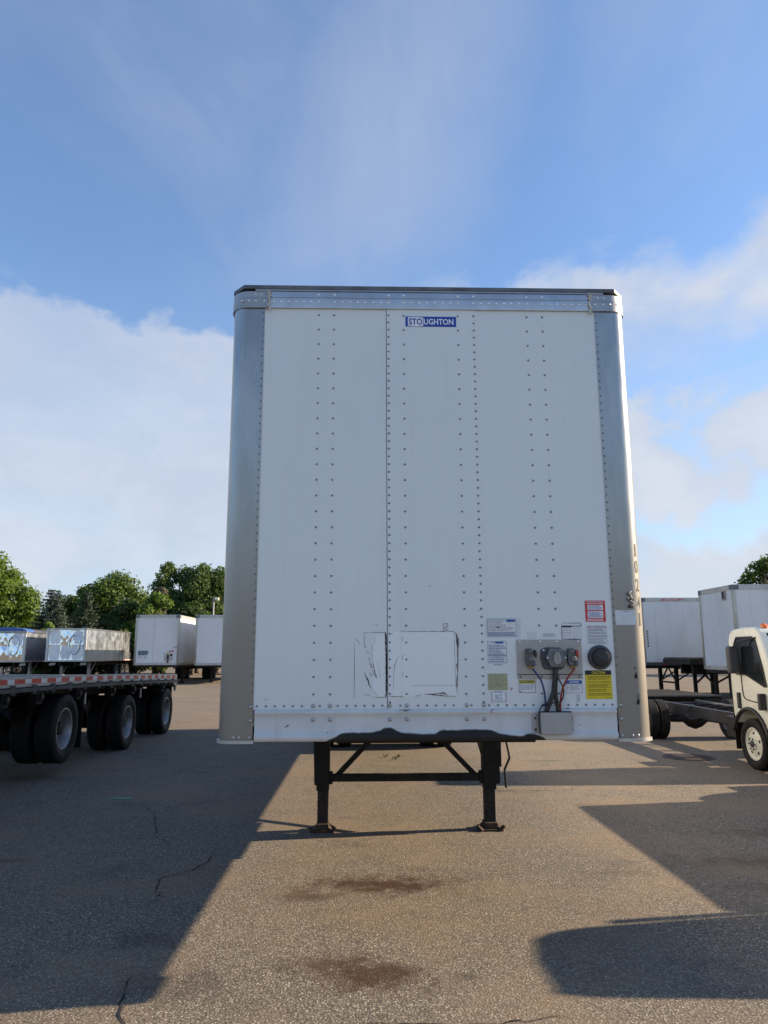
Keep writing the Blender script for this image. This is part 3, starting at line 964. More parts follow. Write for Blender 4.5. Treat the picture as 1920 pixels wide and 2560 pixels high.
sliver(pa, [(-0.384, 1.69, .0006), (-0.378, 1.65, .0025), (-0.366, 1.60, .004), (-0.359, 1.585, .0006)], -0.0037, 'tear_grey', seed=12)
sliver(pa, [(-0.356, 1.69, .0004), (-0.344, 1.62, .0008), (-0.338, 1.585, .0004)], -0.0037, 'tear_grey', seed=13)
sliver(pa, [(-0.378, 1.842, .0006), (-0.372, 1.82, .001), (-0.372, 1.795, .0007), (-0.388, 1.775, .0008), (-0.388, 1.70, .0005)], -0.0037, 'tear_grey', seed=14)
sliver(pa, [(-0.386, 1.521, .0004), (-0.37, 1.495, .0008), (-0.352, 1.475, .0005)], -0.0037, 'tear_grey', seed=15)
for i, (x, z) in enumerate(((-0.42, 1.745), (-0.41, 1.735), (-0.404, 1.70), (-0.40, 1.668), (-0.394, 1.652), (-0.398, 1.612), (-0.39, 1.602), (-0.43, 1.772))):
    sliver(pa, [(x - .006, z + .005, .0004), (x, z, .0013), (x + .005, z - .007, .0004)], -0.0038, seed=30 + i)
sliver(pb, [(-0.215, 1.862, .0007), (0.0, 1.8625, .0012), (0.112, 1.8625, .0012), (0.117, 1.846, .0009)], -0.0068, seed=16)
sliver(pb, [(0.113, 1.862, .0005), (0.1135, 1.75, .0007), (0.1155, 1.60, .0006), (0.119, 1.53, .0009)], -0.0068, seed=17)
sliver(pb, [(0.122, 1.856, .002), (0.131, 1.825, .006), (0.134, 1.79, .008), (0.134, 1.765, .004), (0.132, 1.72, .0035), (0.131, 1.65, .0028), (0.126, 1.59, .002), (0.124, 1.545, .003), (0.123, 1.49, .001)], -0.0068, 'tear_grey', seed=18)
sliver(pb, [(0.126, 1.85, .0005), (0.129, 1.81, .004), (0.1305, 1.785, .004), (0.130, 1.775, .001)], -0.0072, seed=19)
sliver(pb, [(0.124, 1.672, .0005), (0.1245, 1.66, .0022), (0.1255, 1.645, .0005)], -0.0074, seed=20)
sliver(pb, [(0.129, 1.60, .0005), (0.1265, 1.575, .0018), (0.1245, 1.548, .0025), (0.124, 1.54, .0005)], -0.0074, seed=21)
sliver(pb, [(-0.075, 1.489, .0006), (-0.03, 1.4885, .0025), (0.01, 1.483, .0022), (0.06, 1.479, .001), (0.118, 1.478, .001)], -0.0074, seed=22)
sliver(pb, [(-0.065, 1.490, .0005), (0.0, 1.493, .0018), (0.045, 1.496, .005), (0.06, 1.488, .003), (0.065, 1.483, .0005)], -0.0071, 'tear_grey', seed=23)
sliver(pb, [(-0.13, 1.478, .0005), (-0.11, 1.484, .0013), (-0.09, 1.486, .0005)], -0.0074, seed=24)
sliver(pb, [(-0.283, 1.479, .0006), (-0.255, 1.478, .0012), (-0.20, 1.478, .0006)], -0.0074, seed=25)
sliver(pb, [(-0.155, 1.541, .0004), (0.0, 1.5405, .0006), (0.118, 1.539, .0007)], -0.0071, 'tear_grey', seed=26)
sliver(pb, [(-0.26, 1.52, .0004), (-0.258, 1.60, .0006), (-0.252, 1.66, .0014), (-0.235, 1.70, .0006), (-0.222, 1.725, .0004)], -0.0068, 'tear_grey', seed=27)
for i, z in enumerate((1.81, 1.705, 1.598)):
    sliver(pb, [(-0.196, z + .022, .0004), (-0.205, z + .008, .0012), (-0.203, z - .010, .0005)], -0.0068, 'tear_grey', seed=40 + i)
sliver(pb, [(-0.287, 1.85, .0005), (-0.272, 1.847, .0013), (-0.262, 1.858, .0005)], -0.0068, seed=28)
# small scuffs of the rail and sheets
for i, (x0, z0, x1, z1, wv) in enumerate(((-0.905, 1.303, -0.882, 1.316, .003), (-0.225, 1.399, -0.15, 1.400, .002), (-0.20, 1.392, -0.175, 1.398, .002), (0.325, 1.40, 0.345, 1.402, .002), (0.327, 1.40, 0.326, 1.375, .0016),
                                           (-0.66, 1.268, -0.648, 1.275, .0018), (-0.515, 1.292, -0.51, 1.283, .0016), (0.775, 1.405, 0.805, 1.402, .0022), (-1.03, 1.465, -1.005, 1.462, .0012), (-0.37, 1.905, -0.355, 1.902, .0012), (0.265, 1.99, 0.285, 1.997, .0012), (0.86, 1.31, 0.867, 1.303, .0016))):
    sliver(TR, [(x0, z0, wv * .3), ((x0 + x1) / 2, (z0 + z1) / 2, wv), (x1, z1, wv * .3)], -0.0205 if z0 < 1.405 and z0 > 1.37 else -0.0085, seed=60 + i)
# worn stencil code above the right patch
cb = MB()
rng = random.Random(9)
for r_ in range(5):
    for c_ in range(4):
        if rng.random() < 0.75:
            cb.box(0.045 + c_ * 0.009, 0.045 + c_ * 0.009 + rng.uniform(.003, .0075), -0.0050, -0.0042, 1.867 + r_ * 0.010, 1.867 + r_ * 0.010 + rng.uniform(.004, .0075))
cb.build('stencil_code', 'tear_grey', TR)


# stickers ------------------------------------------------------------
def lines(parent, x0, x1, z0, z1, n, mat, y, seed, hgt=0.42, ragged=0.35, words=True):
    """rows of print too small to read, as short bars of ink"""
    rg = random.Random(seed)
    mb_ = MB()
    dz = (z1 - z0) / n
    for i in range(n):
        zt = z1 - i * dz - dz * 0.25
        end = x1 - (x1 - x0) * (rg.random() ** 2) * ragged
        x = x0
        while x < end:
            L = rg.uniform(0.006, 0.022) if words else end - x
            e = min(end, x + L)
            mb_.add([(x, y, zt - dz * hgt), (e, y, zt - dz * hgt), (e, y, zt), (x, y, zt)], [(0, 1, 2, 3)])
            x = e + rg.uniform(0.0018, 0.0035)
    return mb_.build('print', mat, parent)


def sticker(x0, x1, z0, z1, mat, name='sticker', y=-0.0005, th=0.0007, border=None, label=None, tilt=0.0):
    s = MB().box(x0, x1, y - th, y, z0, z1).build(name, mat, TR, label=label)
    if border:
        bw = 0.0022
        yb = y - th - 0.0004
        mb_ = MB()
        for q in ((x0, x1, z0, z0 + bw), (x0, x1, z1 - bw, z1), (x0, x0 + bw, z0 + bw, z1 - bw), (x1 - bw, x1, z0 + bw, z1 - bw)):
            mb_.add([(q[0], yb, q[2]), (q[1], yb, q[2]), (q[1], yb, q[3]), (q[0], yb, q[3])], [(0, 1, 2, 3)])
        mb_.build('print', border, s)
    return s


def patch_of(parent, x0, x1, z0, z1, mat, y, name='print'):
    return MB().add([(x0, y, z0), (x1, y, z0), (x1, y, z1), (x0, y, z1)], [(0, 1, 2, 3)]).build(name, mat, parent)


YS = -0.0005
YT = YS - 0.0013
YT2 = YS - 0.0019
s = sticker(0.312, 0.525, 1.824, 1.944, 'sticker_clear', label='clear label sleeve')
s = sticker(0.318, 0.497, 1.833, 1.937, 'sticker_white', y=YS - 0.0009, border='ink_blue', label='white vehicle data sticker with blue print')
patch_of(s, 0.437, 0.490, 1.920, 1.933, 'sticker_blue', YT2 - .0006)
lines(s, 0.325, 0.425, 1.908, 1.932, 2, 'ink_grey', YT2 - .0006, 1)
lines(s, 0.325, 0.488, 1.862, 1.906, 5, 'ink_grey', YT2 - .0006, 2)
lines(s, 0.323, 0.492, 1.836, 1.860, 4, 'ink_blue', YT2 - .0006, 3, 0.6, 0.1)
patch_of(s, 0.374, 0.396, 1.886, 1.8905, 'ink_black', YT2 - .001)
s = sticker(0.317, 0.433, 1.672, 1.803, 'sticker_white', border='ink_blue', label='tall white data sticker with blue print')
patch_of(s, 0.364, 0.414, 1.789, 1.800, 'sticker_blue', YT2)
lines(s, 0.340, 0.362, 1.788, 1.799, 1, 'ink_blue', YT2, 4)
lines(s, 0.324, 0.428, 1.728, 1.782, 6, 'ink_blue', YT2, 5)
lines(s, 0.322, 0.430, 1.712, 1.727, 3, 'ink_blue', YT2, 6, 0.6, 0.1)
lines(s, 0.326, 0.420, 1.676, 1.709, 3, 'ink_blue', YT2, 7, 0.4, 0.5)
lines(TR, 0.352, 0.408, 1.655, 1.669, 1, 'ink_grey', YS - .0008, 8)
s = sticker(0.312, 0.432, 1.512, 1.610, 'sticker_green', label='faded green sticker')
s = sticker(0.318, 0.427, 1.516, 1.604, 'sticker_green', y=YS - 0.0009, border='ink_olive', label='faded green sticker')
lines(s, 0.323, 0.422, 1.565, 1.600, 5, 'ink_olive', YT2 - .0006, 9, 0.4)
lines(s, 0.323, 0.424, 1.522, 1.562, 6, 'ink_olive', YT2 - .0006, 10, 0.45)
s = sticker(0.327, 0.428, 1.438, 1.510, 'sticker_white', label='white hose chart sticker')
patch_of(s, 0.345, 0.411, 1.455, 1.489, 'letter_white', YT)
lines(s, 0.352, 0.405, 1.457, 1.487, 5, 'ink_blue', YT2, 11, 0.5, 0.5)
lines(s, 0.350, 0.405, 1.494, 1.508, 1, 'ink_blue', YT, 12, 0.4)
lines(s, 0.329, 0.342, 1.444, 1.502, 7, 'ink_grey', YT, 13, 0.5, 0.3)
lines(s, 0.414, 0.426, 1.444, 1.502, 7, 'ink_grey', YT, 14, 0.5, 0.3)
lines(s, 0.335, 0.425, 1.440, 1.453, 2, 'ink_grey', YT, 15, 0.5, 0.3)
patch_of(TR, 0.444, 0.463, 1.521, 1.525, 'ink_red', YS - .0006)
MB().add([(0.448, YS - .0006, 1.517), (0.4585, YS - .0006, 1.517), (0.4535, YS - .0006, 1.508)], [(0, 1, 2)]).build('print', 'ink_red', TR)
s = sticker(0.500, 0.602, 1.496, 1.571, 'sticker_white', border='ink_black', label='small white caution sticker with yellow header')
patch_of(s, 0.503, 0.599, 1.5505, 1.568, 'header_yellow', YT)
text_obj('print', 'CAUTION', 'ink_black', s, 0.526, 0.590, 1.5535, 1.5655, YT2, 0.02)
MB().add([(0.509, YT2, 1.5535), (0.522, YT2, 1.5535), (0.5155, YT2, 1.566)], [(0, 1, 2)]).build('print', 'ink_black', s)
lines(s, 0.507, 0.595, 1.512, 1.545, 5, 'ink_grey', YT, 16, 0.4)
patch_of(s, 0.505, 0.516, 1.501, 1.505, 'ink_black', YT)
sticker(0.563, 0.620, 1.819, 1.860, 'sticker_clear', label='blank clear sticker')
s = sticker(0.648, 0.743, 1.818, 1.861, 'sticker_white', y=-0.0004, label='white strip sticker over the connector plate')
lines(s, 0.660, 0.735, 1.828, 1.850, 2, 'ink_grey', YT, 17, 0.5, 0.2)
# torn label
s = sticker(0.775, 0.900, 1.815, 1.914, 'sticker_white', label='torn white label with a black header')
patch_of(s, 0.776, 0.840, 1.886, 1.897, 'ink_black', YT)
patch_of(s, 0.840, 0.899, 1.891, 1.897, 'tear_grey', YT)
lines(s, 0.781, 0.838, 1.825, 1.882, 5, 'ink_grey', YT, 18, 0.25)
MB().box(0.846, 0.900, YT - .0006, YT, 1.812, 1.888).build('paper_scrap', 'sticker_clear', s)
sliver(s, [(0.778, 1.9135, .0006), (0.84, 1.9115, .0012), (0.893, 1.913, .001), (0.898, 1.905, .002), (0.9, 1.898, .001)], YT2, seed=50)
sliver(s, [(0.776, 1.885, .001), (0.7765, 1.85, .0012), (0.777, 1.818, .001), (0.80, 1.8155, .0012), (0.84, 1.815, .002), (0.90, 1.813, .0012)], YT2 - .0005, seed=51)
# red sticker
s = sticker(0.929, 1.055, 1.920, 2.050, 'sticker_red', label='red and white warning sticker')
patch_of(s, 0.944, 1.040, 1.992, 2.022, 'letter_white', YT)
patch_of(s, 0.944, 1.040, 1.945, 1.985, 'letter_white', YT)
lines(s, 0.950, 1.035, 1.994, 2.020, 4, 'ink_blue', YT2, 19, 0.55, 0.3)
lines(s, 0.950, 1.036, 1.948, 1.983, 5, 'ink_blue', YT2, 20, 0.55, 0.3)
lines(s, 0.940, 1.045, 2.026, 2.046, 2, 'letter_white', YT, 21, 0.35, 0.5)
lines(s, 0.938, 1.048, 1.924, 1.940, 2, 'letter_white', YT, 22, 0.5, 0.1)
# safety text
s = sticker(0.931, 1.060, 1.783, 1.898, 'sticker_clear', label='clear sticker of red and black safety text')
text_obj('print', 'SAFETY INSTRUCTION', 'ink_red', s, 0.935, 1.055, 1.8835, 1.8925, YT, 0.02)
for i, (a, b_) in enumerate(((1.862, 1.880), (1.845, 1.856), (1.824, 1.839), (1.806, 1.819), (1.787, 1.802))):
    lines(s, 0.940, 1.056, a, b_, 2, 'ink_grey', YT, 70 + i, 0.6, 0.25)
# yellow caution
s = sticker(0.907, 1.069, 1.457, 1.627, 'sticker_yellow', label='large yellow caution sticker with black header')
patch_of(s, 0.9075, 1.0685, 1.6005, 1.6265, 'ink_black', YT)
text_obj('print', 'CAUTION', 'sticker_yellow', s, 0.948, 1.030, 1.6055, 1.6215, YT2, 0.03)
for i, (a, b_, n_) in enumerate(((1.571, 1.595, 3), (1.553, 1.562, 1), (1.524, 1.546, 3), (1.500, 1.517, 2), (1.477, 1.493, 2))):
    lines(s, 0.922, 1.064, a, b_, n_, 'ink_ochre', YT, 90 + i, 0.55, 0.25)
lines(s, 1.03, 1.065, 1.459, 1.466, 1, 'ink_ochre', YT, 99, 0.5, 0.0)
# notice
s = sticker(0.786, 0.886, 1.492, 1.568, 'sticker_white', border='sticker_blue', label='small white notice sticker with blue header')
patch_of(s, 0.787, 0.885, 1.5475, 1.567, 'sticker_blue', YT2)
text_obj('print', 'NOTICE', 'letter_white', s, 0.810, 0.864, 1.552, 1.563, YT2 - .0006, 0.02)
lines(s, 0.813, 0.875, 1.508, 1.542, 6, 'ink_grey', YT, 25, 0.4)
MB().add([(0.795, YT, 1.525), (0.799, YT, 1.531), (0.803, YT, 1.525), (0.799, YT, 1.519)], [(0, 1, 2, 3)]).build('print', 'ink_red', s)
lines(TR, 0.848, 0.878, 1.440, 1.482, 5, 'ink_grey', YS - .0006, 26, 0.45, 0.4)
# duct-tape label on the right post
s = MB().box(1.113, 1.240, -0.0058, -0.0047, 1.900, 1.990).build('sticker', 'sticker_clear', TR, label='worn silvery label on the corner post')
sliver(s, [(1.155, 1.984, .0005), (1.18, 1.9835, .0016), (1.205, 1.984, .0005)], -0.0064, seed=77)
# scars and the broken marker lamp on the right post
for i, (x, z, sc) in enumerate(((1.218, 1.595, 1.0), (1.228, 1.468, 0.8), (1.222, 1.440, 0.9), (1.215, 1.64, 0.4))):
    rg = random.Random(200 + i)
    ring = []
    for k in range(22):
        a = 2 * math.pi * k / 22
        rr = sc * rg.uniform(0.007, 0.024)
        ring.append((x + rr * math.cos(a) * 0.7, z + rr * math.sin(a) * 1.25))
    MB().prism(ring, 'y', -0.0056, -0.0047).build('scar', 'tear_grey' if i == 1 else 'tear_dark', TR)
lm = MB()
rg = random.Random(5)
for k in range(9):
    x, z = 1.212 + rg.uniform(-.012, .014), 2.015 + k * 0.0105
    lm.tube([(x, -0.004, z), (x + rg.uniform(-.006, .006), -0.018 - rg.uniform(0, .012), z + rg.uniform(-.008, .008))], [0.009, 0.006], 6)
lamp = lm.build('broken_marker_lamp', 'box_grey', TR, smooth=True)
MB().box(1.198, 1.226, -0.010, -0.0046, 2.004, 2.022).build('lamp_socket', 'plastic_black', lamp)
MB().box(1.205, 1.225, -0.016, -0.0046, 2.05, 2.066).build('lamp_stub', 'plastic_black', lamp)


def on_arc(s_, z):
    """unroll the right-hand rounded corner: s = arc length from the middle of the bend"""
    th = rad(37) + s_ / RC
    return (HW - RC + (RC + 0.0012) * math.sin(th), -0.0045 + RC - (RC + 0.0012) * math.cos(th), z)


for ch, z in zip('10241', (2.367, 2.262, 2.147, 2.035, 1.935)):
    wd = 0.014 if ch == '1' else 0.030
    text_obj('digit', ch, 'digit_green', TR, -wd / 2, wd / 2, z - 0.040, z + 0.040, 0, 0.012, mapf=on_arc)

# connector plate with gladhands and socket
plate = MB().box(0.494, 0.892, -0.006, -0.001, 1.577, 1.812).box(0.494, 0.892, -0.010, -0.006, 1.606, 1.785).build('connector_plate', 'plate_steel', TR, bevel=0.0015)
MB().bar((0.494, -0.0112, 1.7835), (0.892, -0.0112, 1.7835), 0.003, 0.004).build('plate_rib', 'dull_aluminium', plate)
MB().box(0.495, 0.891, -0.0072, -0.0058, 1.6018, 1.6052).build('plate_groove', 'tear_dark', plate)
for x in (0.512, 0.640, 0.742, 0.872):
    for z in (1.799, 1.590):
        MB().dome((x, -0.006, z), 0.0075, 0.006, n=10).build('screw', 'rivet_metal' if z < 1.7 else 'rail_rivet_metal', plate, smooth=True)


def gladhand(x, flap):
    """air coupling: tilted casting with a hooked flange, seal disc and tail"""
    o = MB()
    o.prism([(x - .022, 1.758), (x + .012, 1.760), (x + .020, 1.735), (x + .022, 1.690), (x + .010, 1.655), (x - .018, 1.655), (x - .026, 1.690)], 'y', -0.050, -0.010)
    gl = o.build('gladhand', 'cast_metal', TR, bevel=0.006)
    MB().lathe([(-0.062, 0.005), (-0.062, 0.012), (-0.058, 0.016), (-0.045, 0.017)], 'y', 14, (x - 0.004, 0, 1.742)).build('bolt', 'cast_metal', gl, smooth='auto')
    MB().lathe([(-0.066, 0.004), (-0.066, 0.013), (-0.060, 0.017), (-0.045, 0.018)], 'y', 14, (x + 0.004, 0, 1.697)).build('seal', 'plastic_grey', gl, smooth='auto')
    MB().prism([(x + .022, 1.752), (x + .036, 1.748), (x + .042, 1.725), (x + .036, 1.702), (x + .026, 1.715), (x + .020, 1.735)], 'y', -0.058, -0.034).build('hook', flap, gl, bevel=0.004)
    MB().prism([(x + .016, 1.690), (x + .032, 1.684), (x + .034, 1.664), (x + .024, 1.650), (x + .012, 1.660)], 'y', -0.055, -0.03).build('lug', 'cast_metal', gl, bevel=0.004)
    MB().tube([(x - .002, -0.03, 1.660), (x + .012, -0.034, 1.640)], [0.014, 0.011], 10).build('nipple', 'brass', gl, smooth='auto')
    return gl


gladhand(0.566, 'plastic_black')
gladhand(0.822, 'red_flap')
so = MB().prism([(0.640, 1.752), (0.672, 1.766), (0.758, 1.764), (0.784, 1.735), (0.792, 1.700), (0.772, 1.640), (0.752, 1.631), (0.662, 1.633), (0.646, 1.650), (0.636, 1.700)], 'y', -0.022, -0.010).build('socket', 'plastic_dark', TR, bevel=0.004, label='dark grey electrical socket with lidded cover')
MB().prism([(0.664, 1.704), (0.688, 1.758), (0.756, 1.758), (0.790, 1.704), (0.762, 1.648), (0.690, 1.648)], 'y', -0.046, -0.022).build('cover', 'plastic_grey', so, bevel=0.005)
MB().prism([(0.710, 1.742), (0.722, 1.736), (0.736, 1.736), (0.748, 1.742), (0.742, 1.728), (0.752, 1.712), (0.752, 1.682), (0.742, 1.666), (0.724, 1.662), (0.710, 1.672), (0.705, 1.690), (0.706, 1.712), (0.716, 1.728)], 'y', -0.060, -0.046).build('lid', 'lid_grey', so, bevel=0.004)
for (x, z) in ((0.671, 1.703), (0.783, 1.703), (0.655, 1.748)):
    MB().dome((x, -0.046 if z < 1.72 else -0.022, z), 0.006, 0.004, n=10).build('screw', 'rail_rivet_metal', so, smooth=True)


def spline(pts, n=6):
    """Catmull-Rom"""
    P = [Vector(p) for p in pts]
    P = [P[0] * 2 - P[1]] + P + [P[-1] * 2 - P[-2]]
    out = []
    for i in range(1, len(P) - 2):
        for k in range(n):
            t_ = k / n
            a, b_, c_, d_ = P[i - 1], P[i], P[i + 1], P[i + 2]
            out.append(0.5 * ((2 * b_) + (c_ - a) * t_ + (2 * a - 5 * b_ + 4 * c_ - d_) * t_ * t_ + (3 * b_ - 3 * c_ + d_ - a) * t_ ** 3))
    out.append(P[-2])
    return out


MB().tube(spline([(0.580, -0.034, 1.638), (0.600, -0.050, 1.608), (0.624, -0.052, 1.570), (0.642, -0.045, 1.510), (0.650, -0.035, 1.440), (0.652, -0.03, 1.39)]), 0.0058, 8).build('air_line', 'cable_blue', TR, smooth=True, label='blue air line')
MB().tube(spline([(0.836, -0.034, 1.640), (0.818, -0.050, 1.622), (0.782, -0.060, 1.582), (0.752, -0.052, 1.520), (0.740, -0.04, 1.450), (0.738, -0.03, 1.39)]), 0.0058, 8).build('air_line', 'cable_red', TR, smooth=True, label='red air line')
MB().tube(spline([(0.718, -0.030, 1.640), (0.714, -0.034, 1.590), (0.706, -0.034, 1.545), (0.700, -0.034, 1.500), (0.678, -0.034, 1.445), (0.654, -0.028, 1.385)]), 0.0135, 10).build('power_cable', 'plastic_black', TR, smooth=True)
MB().tube(spline([(0.722, -0.026, 1.640), (0.722, -0.028, 1.590), (0.716, -0.028, 1.545), (0.714, -0.028, 1.490), (0.720, -0.028, 1.440), (0.728, -0.028, 1.385)]), 0.0125, 10).build('power_cable', 'plastic_black', TR, smooth=True)
MB().tube(spline([(0.724, -0.040, 1.590), (0.746, -0.046, 1.555), (0.760, -0.046, 1.515), (0.755, -0.042, 1.470), (0.735, -0.046, 1.444), (0.680, -0.052, 1.438), (0.640, -0.050, 1.432), (0.612, -0.046, 1.402), (0.604, -0.046, 1.36), (0.603, -0.052, 1.31), (0.608, -0.052, 1.27), (0.618, -0.05, 1.256)]), 0.0042, 8).build('thin_cable', 'plastic_black', TR, smooth=True)
MB().box(0.692, 0.722, -0.052, -0.014, 1.492, 1.497).box(0.640, 0.672, -0.05, -0.012, 1.418, 1.423).build('cable_tie', 'plastic_black', TR)
jb = MB().box(0.612, 0.800, -0.062, -0.020, 1.258, 1.384).build('junction_box', 'box_grey', TR, bevel=0.006)
MB().box(0.574, 0.618, -0.026, -0.0195, 1.268, 1.366).box(0.794, 0.815, -0.026, -0.0195, 1.268, 1.366).build('mounting_flange', 'plate_steel', jb, bevel=0.002)
MB().box(0.580, 0.592, -0.028, -0.0255, 1.276, 1.292).box(0.802, 0.811, -0.028, -0.0255, 1.276, 1.292).box(0.802, 0.811, -0.028, -0.0255, 1.336, 1.352).box(0.580, 0.592, -0.028, -0.0255, 1.342, 1.356).build('slot', 'plastic_black', jb)
MB().box(0.61, 0.80, -0.058, -0.02, 1.3845, 1.389).build('grommet', 'plastic_black', jb)

# round ventilator
vt = MB().lathe([(-0.001, 0.072), (-0.012, 0.074), (-0.022, 0.068), (-0.026, 0.058), (-0.018, 0.054), (-0.018, 0.005)], 'y', 36, (1.001, 0, 1.705)).build('ventilator', 'plastic_dark', TR, smooth='auto')
MB().lathe([(-0.018, 0.053), (-0.030, 0.051), (-0.034, 0.040), (-0.034, 0.004)], 'y', 32, (1.006, 0, 1.702)).build('knob', 'plastic_black', vt, smooth='auto')
MB().bar((0.962, -0.036, 1.722), (1.050, -0.036, 1.685), 0.006, 0.004, (0, -1, 0)).build('grip', 'plastic_dark', vt)

# landing gear
GY = 3.30
for sgn in (-1, 1):
    lg = MB().prism([(sgn * 0.955, 1.20), (sgn * 0.775, 1.20), (sgn * 0.775, 0.44), (sgn * 0.925, 0.44), (sgn * 0.938, 0.86)], 'y', GY - 0.08, GY + 0.08)
    if sgn > 0:
        lg.box(0.936, 0.968, GY - 0.05, GY + 0.06, 0.60, 1.2).box(0.925, 0.945, GY - 0.07, GY + 0.05, 0.44, 0.62)
    lg.box(sgn * 0.780, sgn * 0.905, GY - 0.07, GY + 0.07, 0.385, 0.445)
    leg = lg.build('landing_leg', 'black_steel', TR, bevel=0.004)
    MB().box(sgn * 0.785, sgn * 0.893, GY - 0.055, GY + 0.055, 0.05, 0.40).build('inner_leg', 'rusty_steel', leg, bevel=0.004)
    ft = MB().prism([(sgn * 0.745, 0.02), (sgn * 0.935, 0.02), (sgn * 0.905, 0.045), (sgn * 0.90, 0.075), (sgn * 0.78, 0.075), (sgn * 0.775, 0.045)], 'y', GY - 0.10, GY + 0.10)
    ft.box(sgn * 0.725, sgn * 0.955, GY - 0.13, GY + 0.13, 0.0, 0.018)
    ft.bar((sgn * 0.925, GY - 0.13, 0.012), (sgn * 0.965, GY - 0.10, 0.05), 0.05, 0.008).bar((sgn * 0.755, GY - 0.13, 0.012), (sgn * 0.715, GY - 0.10, 0.05), 0.05, 0.008)
    ft.build('foot', 'foot_steel', leg, bevel=0.003)
MB().box(-0.775, 0.775, GY - 0.035, GY + 0.035, 0.464, 0.535).build('cross_bar', 'black_steel', TR, bevel=0.003)
for sgn in (-1, 1):
    MB().box(sgn * 0.745, sgn * 0.785, GY - 0.06, GY + 0.06, 0.445, 0.555).build('cross_bar_bracket', 'black_steel', TR)
for sgn in (-1, 1):
    MB().bar((sgn * 0.70, GY + 0.01, 0.52), (sgn * 0.07, GY + 0.04, 1.16), 0.045, 0.05).build('brace', 'black_steel', TR)
    MB().bar((sgn * 0.84, GY + 0.10, 0.60), (sgn * 0.80, GY + 1.1, 1.17), 0.05, 0.05).build('brace', 'black_steel', TR)
MB().tube(spline([(0.965, GY - 0.02, 0.93), (1.018, GY - 0.04, 0.90), (1.024, GY - 0.05, 0.84), (1.044, GY - 0.06, 0.72), (1.045, GY - 0.06, 0.68), (1.000, GY - 0.06, 0.585), (0.998, GY - 0.06, 0.54), (1.004, GY - 0.06, 0.40)]), 0.012, 8).build('crank_handle', 'dark_steel', TR, smooth=True)

# rear running gear of the near trailer
for y in (10.15, 11.42):
    for sgn in (-1, 1):
        wheel(TR, sgn * 1.12, y, 0.51, sgn, 0.51, 0.265, 0.29)
        wheel(TR, sgn * 0.78, y, 0.51, -sgn, 0.51, 0.265, 0.29)
    MB().lathe([(-0.95, 0.06), (0.95, 0.06)], 'x', 14, (0, y, 0.51)).build('axle', 'black_steel', TR, smooth='auto')
for sgn in (-1, 1):
    MB().box(sgn * 0.45, sgn * 0.55, 9.3, 12.9, 0.75, 1.12).build('bogie_frame', 'black_steel', TR)
MB().box(-1.2, -0.62, 12.75, 12.77, 0.2, 1.15).build('mud_flap', 'mud_rubber', TR)
MB().box(0.62, 1.2, 12.75, 12.77, 0.2, 1.15).build('mud_flap', 'mud_rubber', TR)

# ------------------------------------------------------------------ flatbed trailer on the left
FB = thing('flatbed_trailer', 'dark flatbed trailer with red and white reflective edge and three axles of dual wheels', 'trailer', (-6.09, 8.0, 0))
XE, XL = -4.80, -7.39


def zt(y):
    """deck height: slightly cambered, falling to the rear"""
    return float(np.interp(y, [-8, 0, 4.67, 7.6, 9.2, 11.3, 13.32], [1.50, 1.475, 1.445, 1.405, 1.372, 1.318, 1.262]))


ys = [-6 + 19.3 * i / 40 for i in range(41)]


def swept(poly, name, mat, y0=-6.0, y1=13.30, n=40, parent=FB):
    """poly (x, dz) swept along the cambered deck"""
    k = len(poly)
    vs, fs = [], []
    for i in range(n + 1):
        y = y0 + (y1 - y0) * i / n
        vs += [(p[0], y, zt(y) + p[1]) for p in poly]
    for i in range(n):
        for j in range(k):
            a, b_ = i * k + j, i * k + (j + 1) % k
            fs.append((a, b_, b_ + k, a + k))
    fs.append(tuple(range(k)))
    fs.append(tuple(reversed(range(n * k, (n + 1) * k))))
    return MB().add(vs, fs).build(name, mat, parent)


swept([(XL, 0), (XE - 0.05, 0), (XE - 0.05, -0.06), (XL, -0.06)], 'deck', 'frame_grey')
swept([(XE - 0.05, 0.012), (XE, 0.012), (XE, -0.115), (XE - 0.05, -0.115)], 'side_rail', 'dull_aluminium')
swept([(XE + 0.012, -0.128), (XE + 0.040, -0.128), (XE + 0.040, -0.178), (XE + 0.012, -0.178)], 'rub_rail', 'frame_grey')
swept([(XL, 0.012), (XL - 0.05, 0.012), (XL - 0.05, -0.115), (XL, -0.115)], 'side_rail', 'dull_aluminium')
# reflective strips
y = -2.0
i = 0
rng = random.Random(8)
while y < 13.2:
    L = 0.30 if i % 2 else 0.19
    e = min(13.27, y + L)
    hh = 0.058
    a0, a1 = zt(y) - 0.016, zt(e) - 0.016
    MB().add([(XE + .004, y, a0), (XE + .004, e, a1), (XE + .004, e, a1 - hh), (XE + .004, y, a0 - hh), (XE + .001, y, a0), (XE + .001, e, a1), (XE + .001, e, a1 - hh), (XE + .001, y, a0 - hh)],
             [(0, 1, 2, 3), (7, 6, 5, 4), (0, 4, 5, 1), (2, 6, 7, 3), (1, 5, 6, 2), (0, 3, 7, 4)]).build('reflective_strip', 'tape_red' if i % 2 else 'tape_white', FB)
    y = e
    i += 1
# stake pockets along the rail
pk = MB().box(-0.02, 0.012, -0.055, 0.055, -0.06, 0.06).mesh('stake_pocket')
pk.materials.append(MATS['frame_grey'])
for y in np.arange(-1.7, 13.0, 0.61):
    o = put('stake_pocket', pk, None, FB)
    o.location = (XE + 0.012 + 6.09, y - 8.0, zt(y) - 0.150)
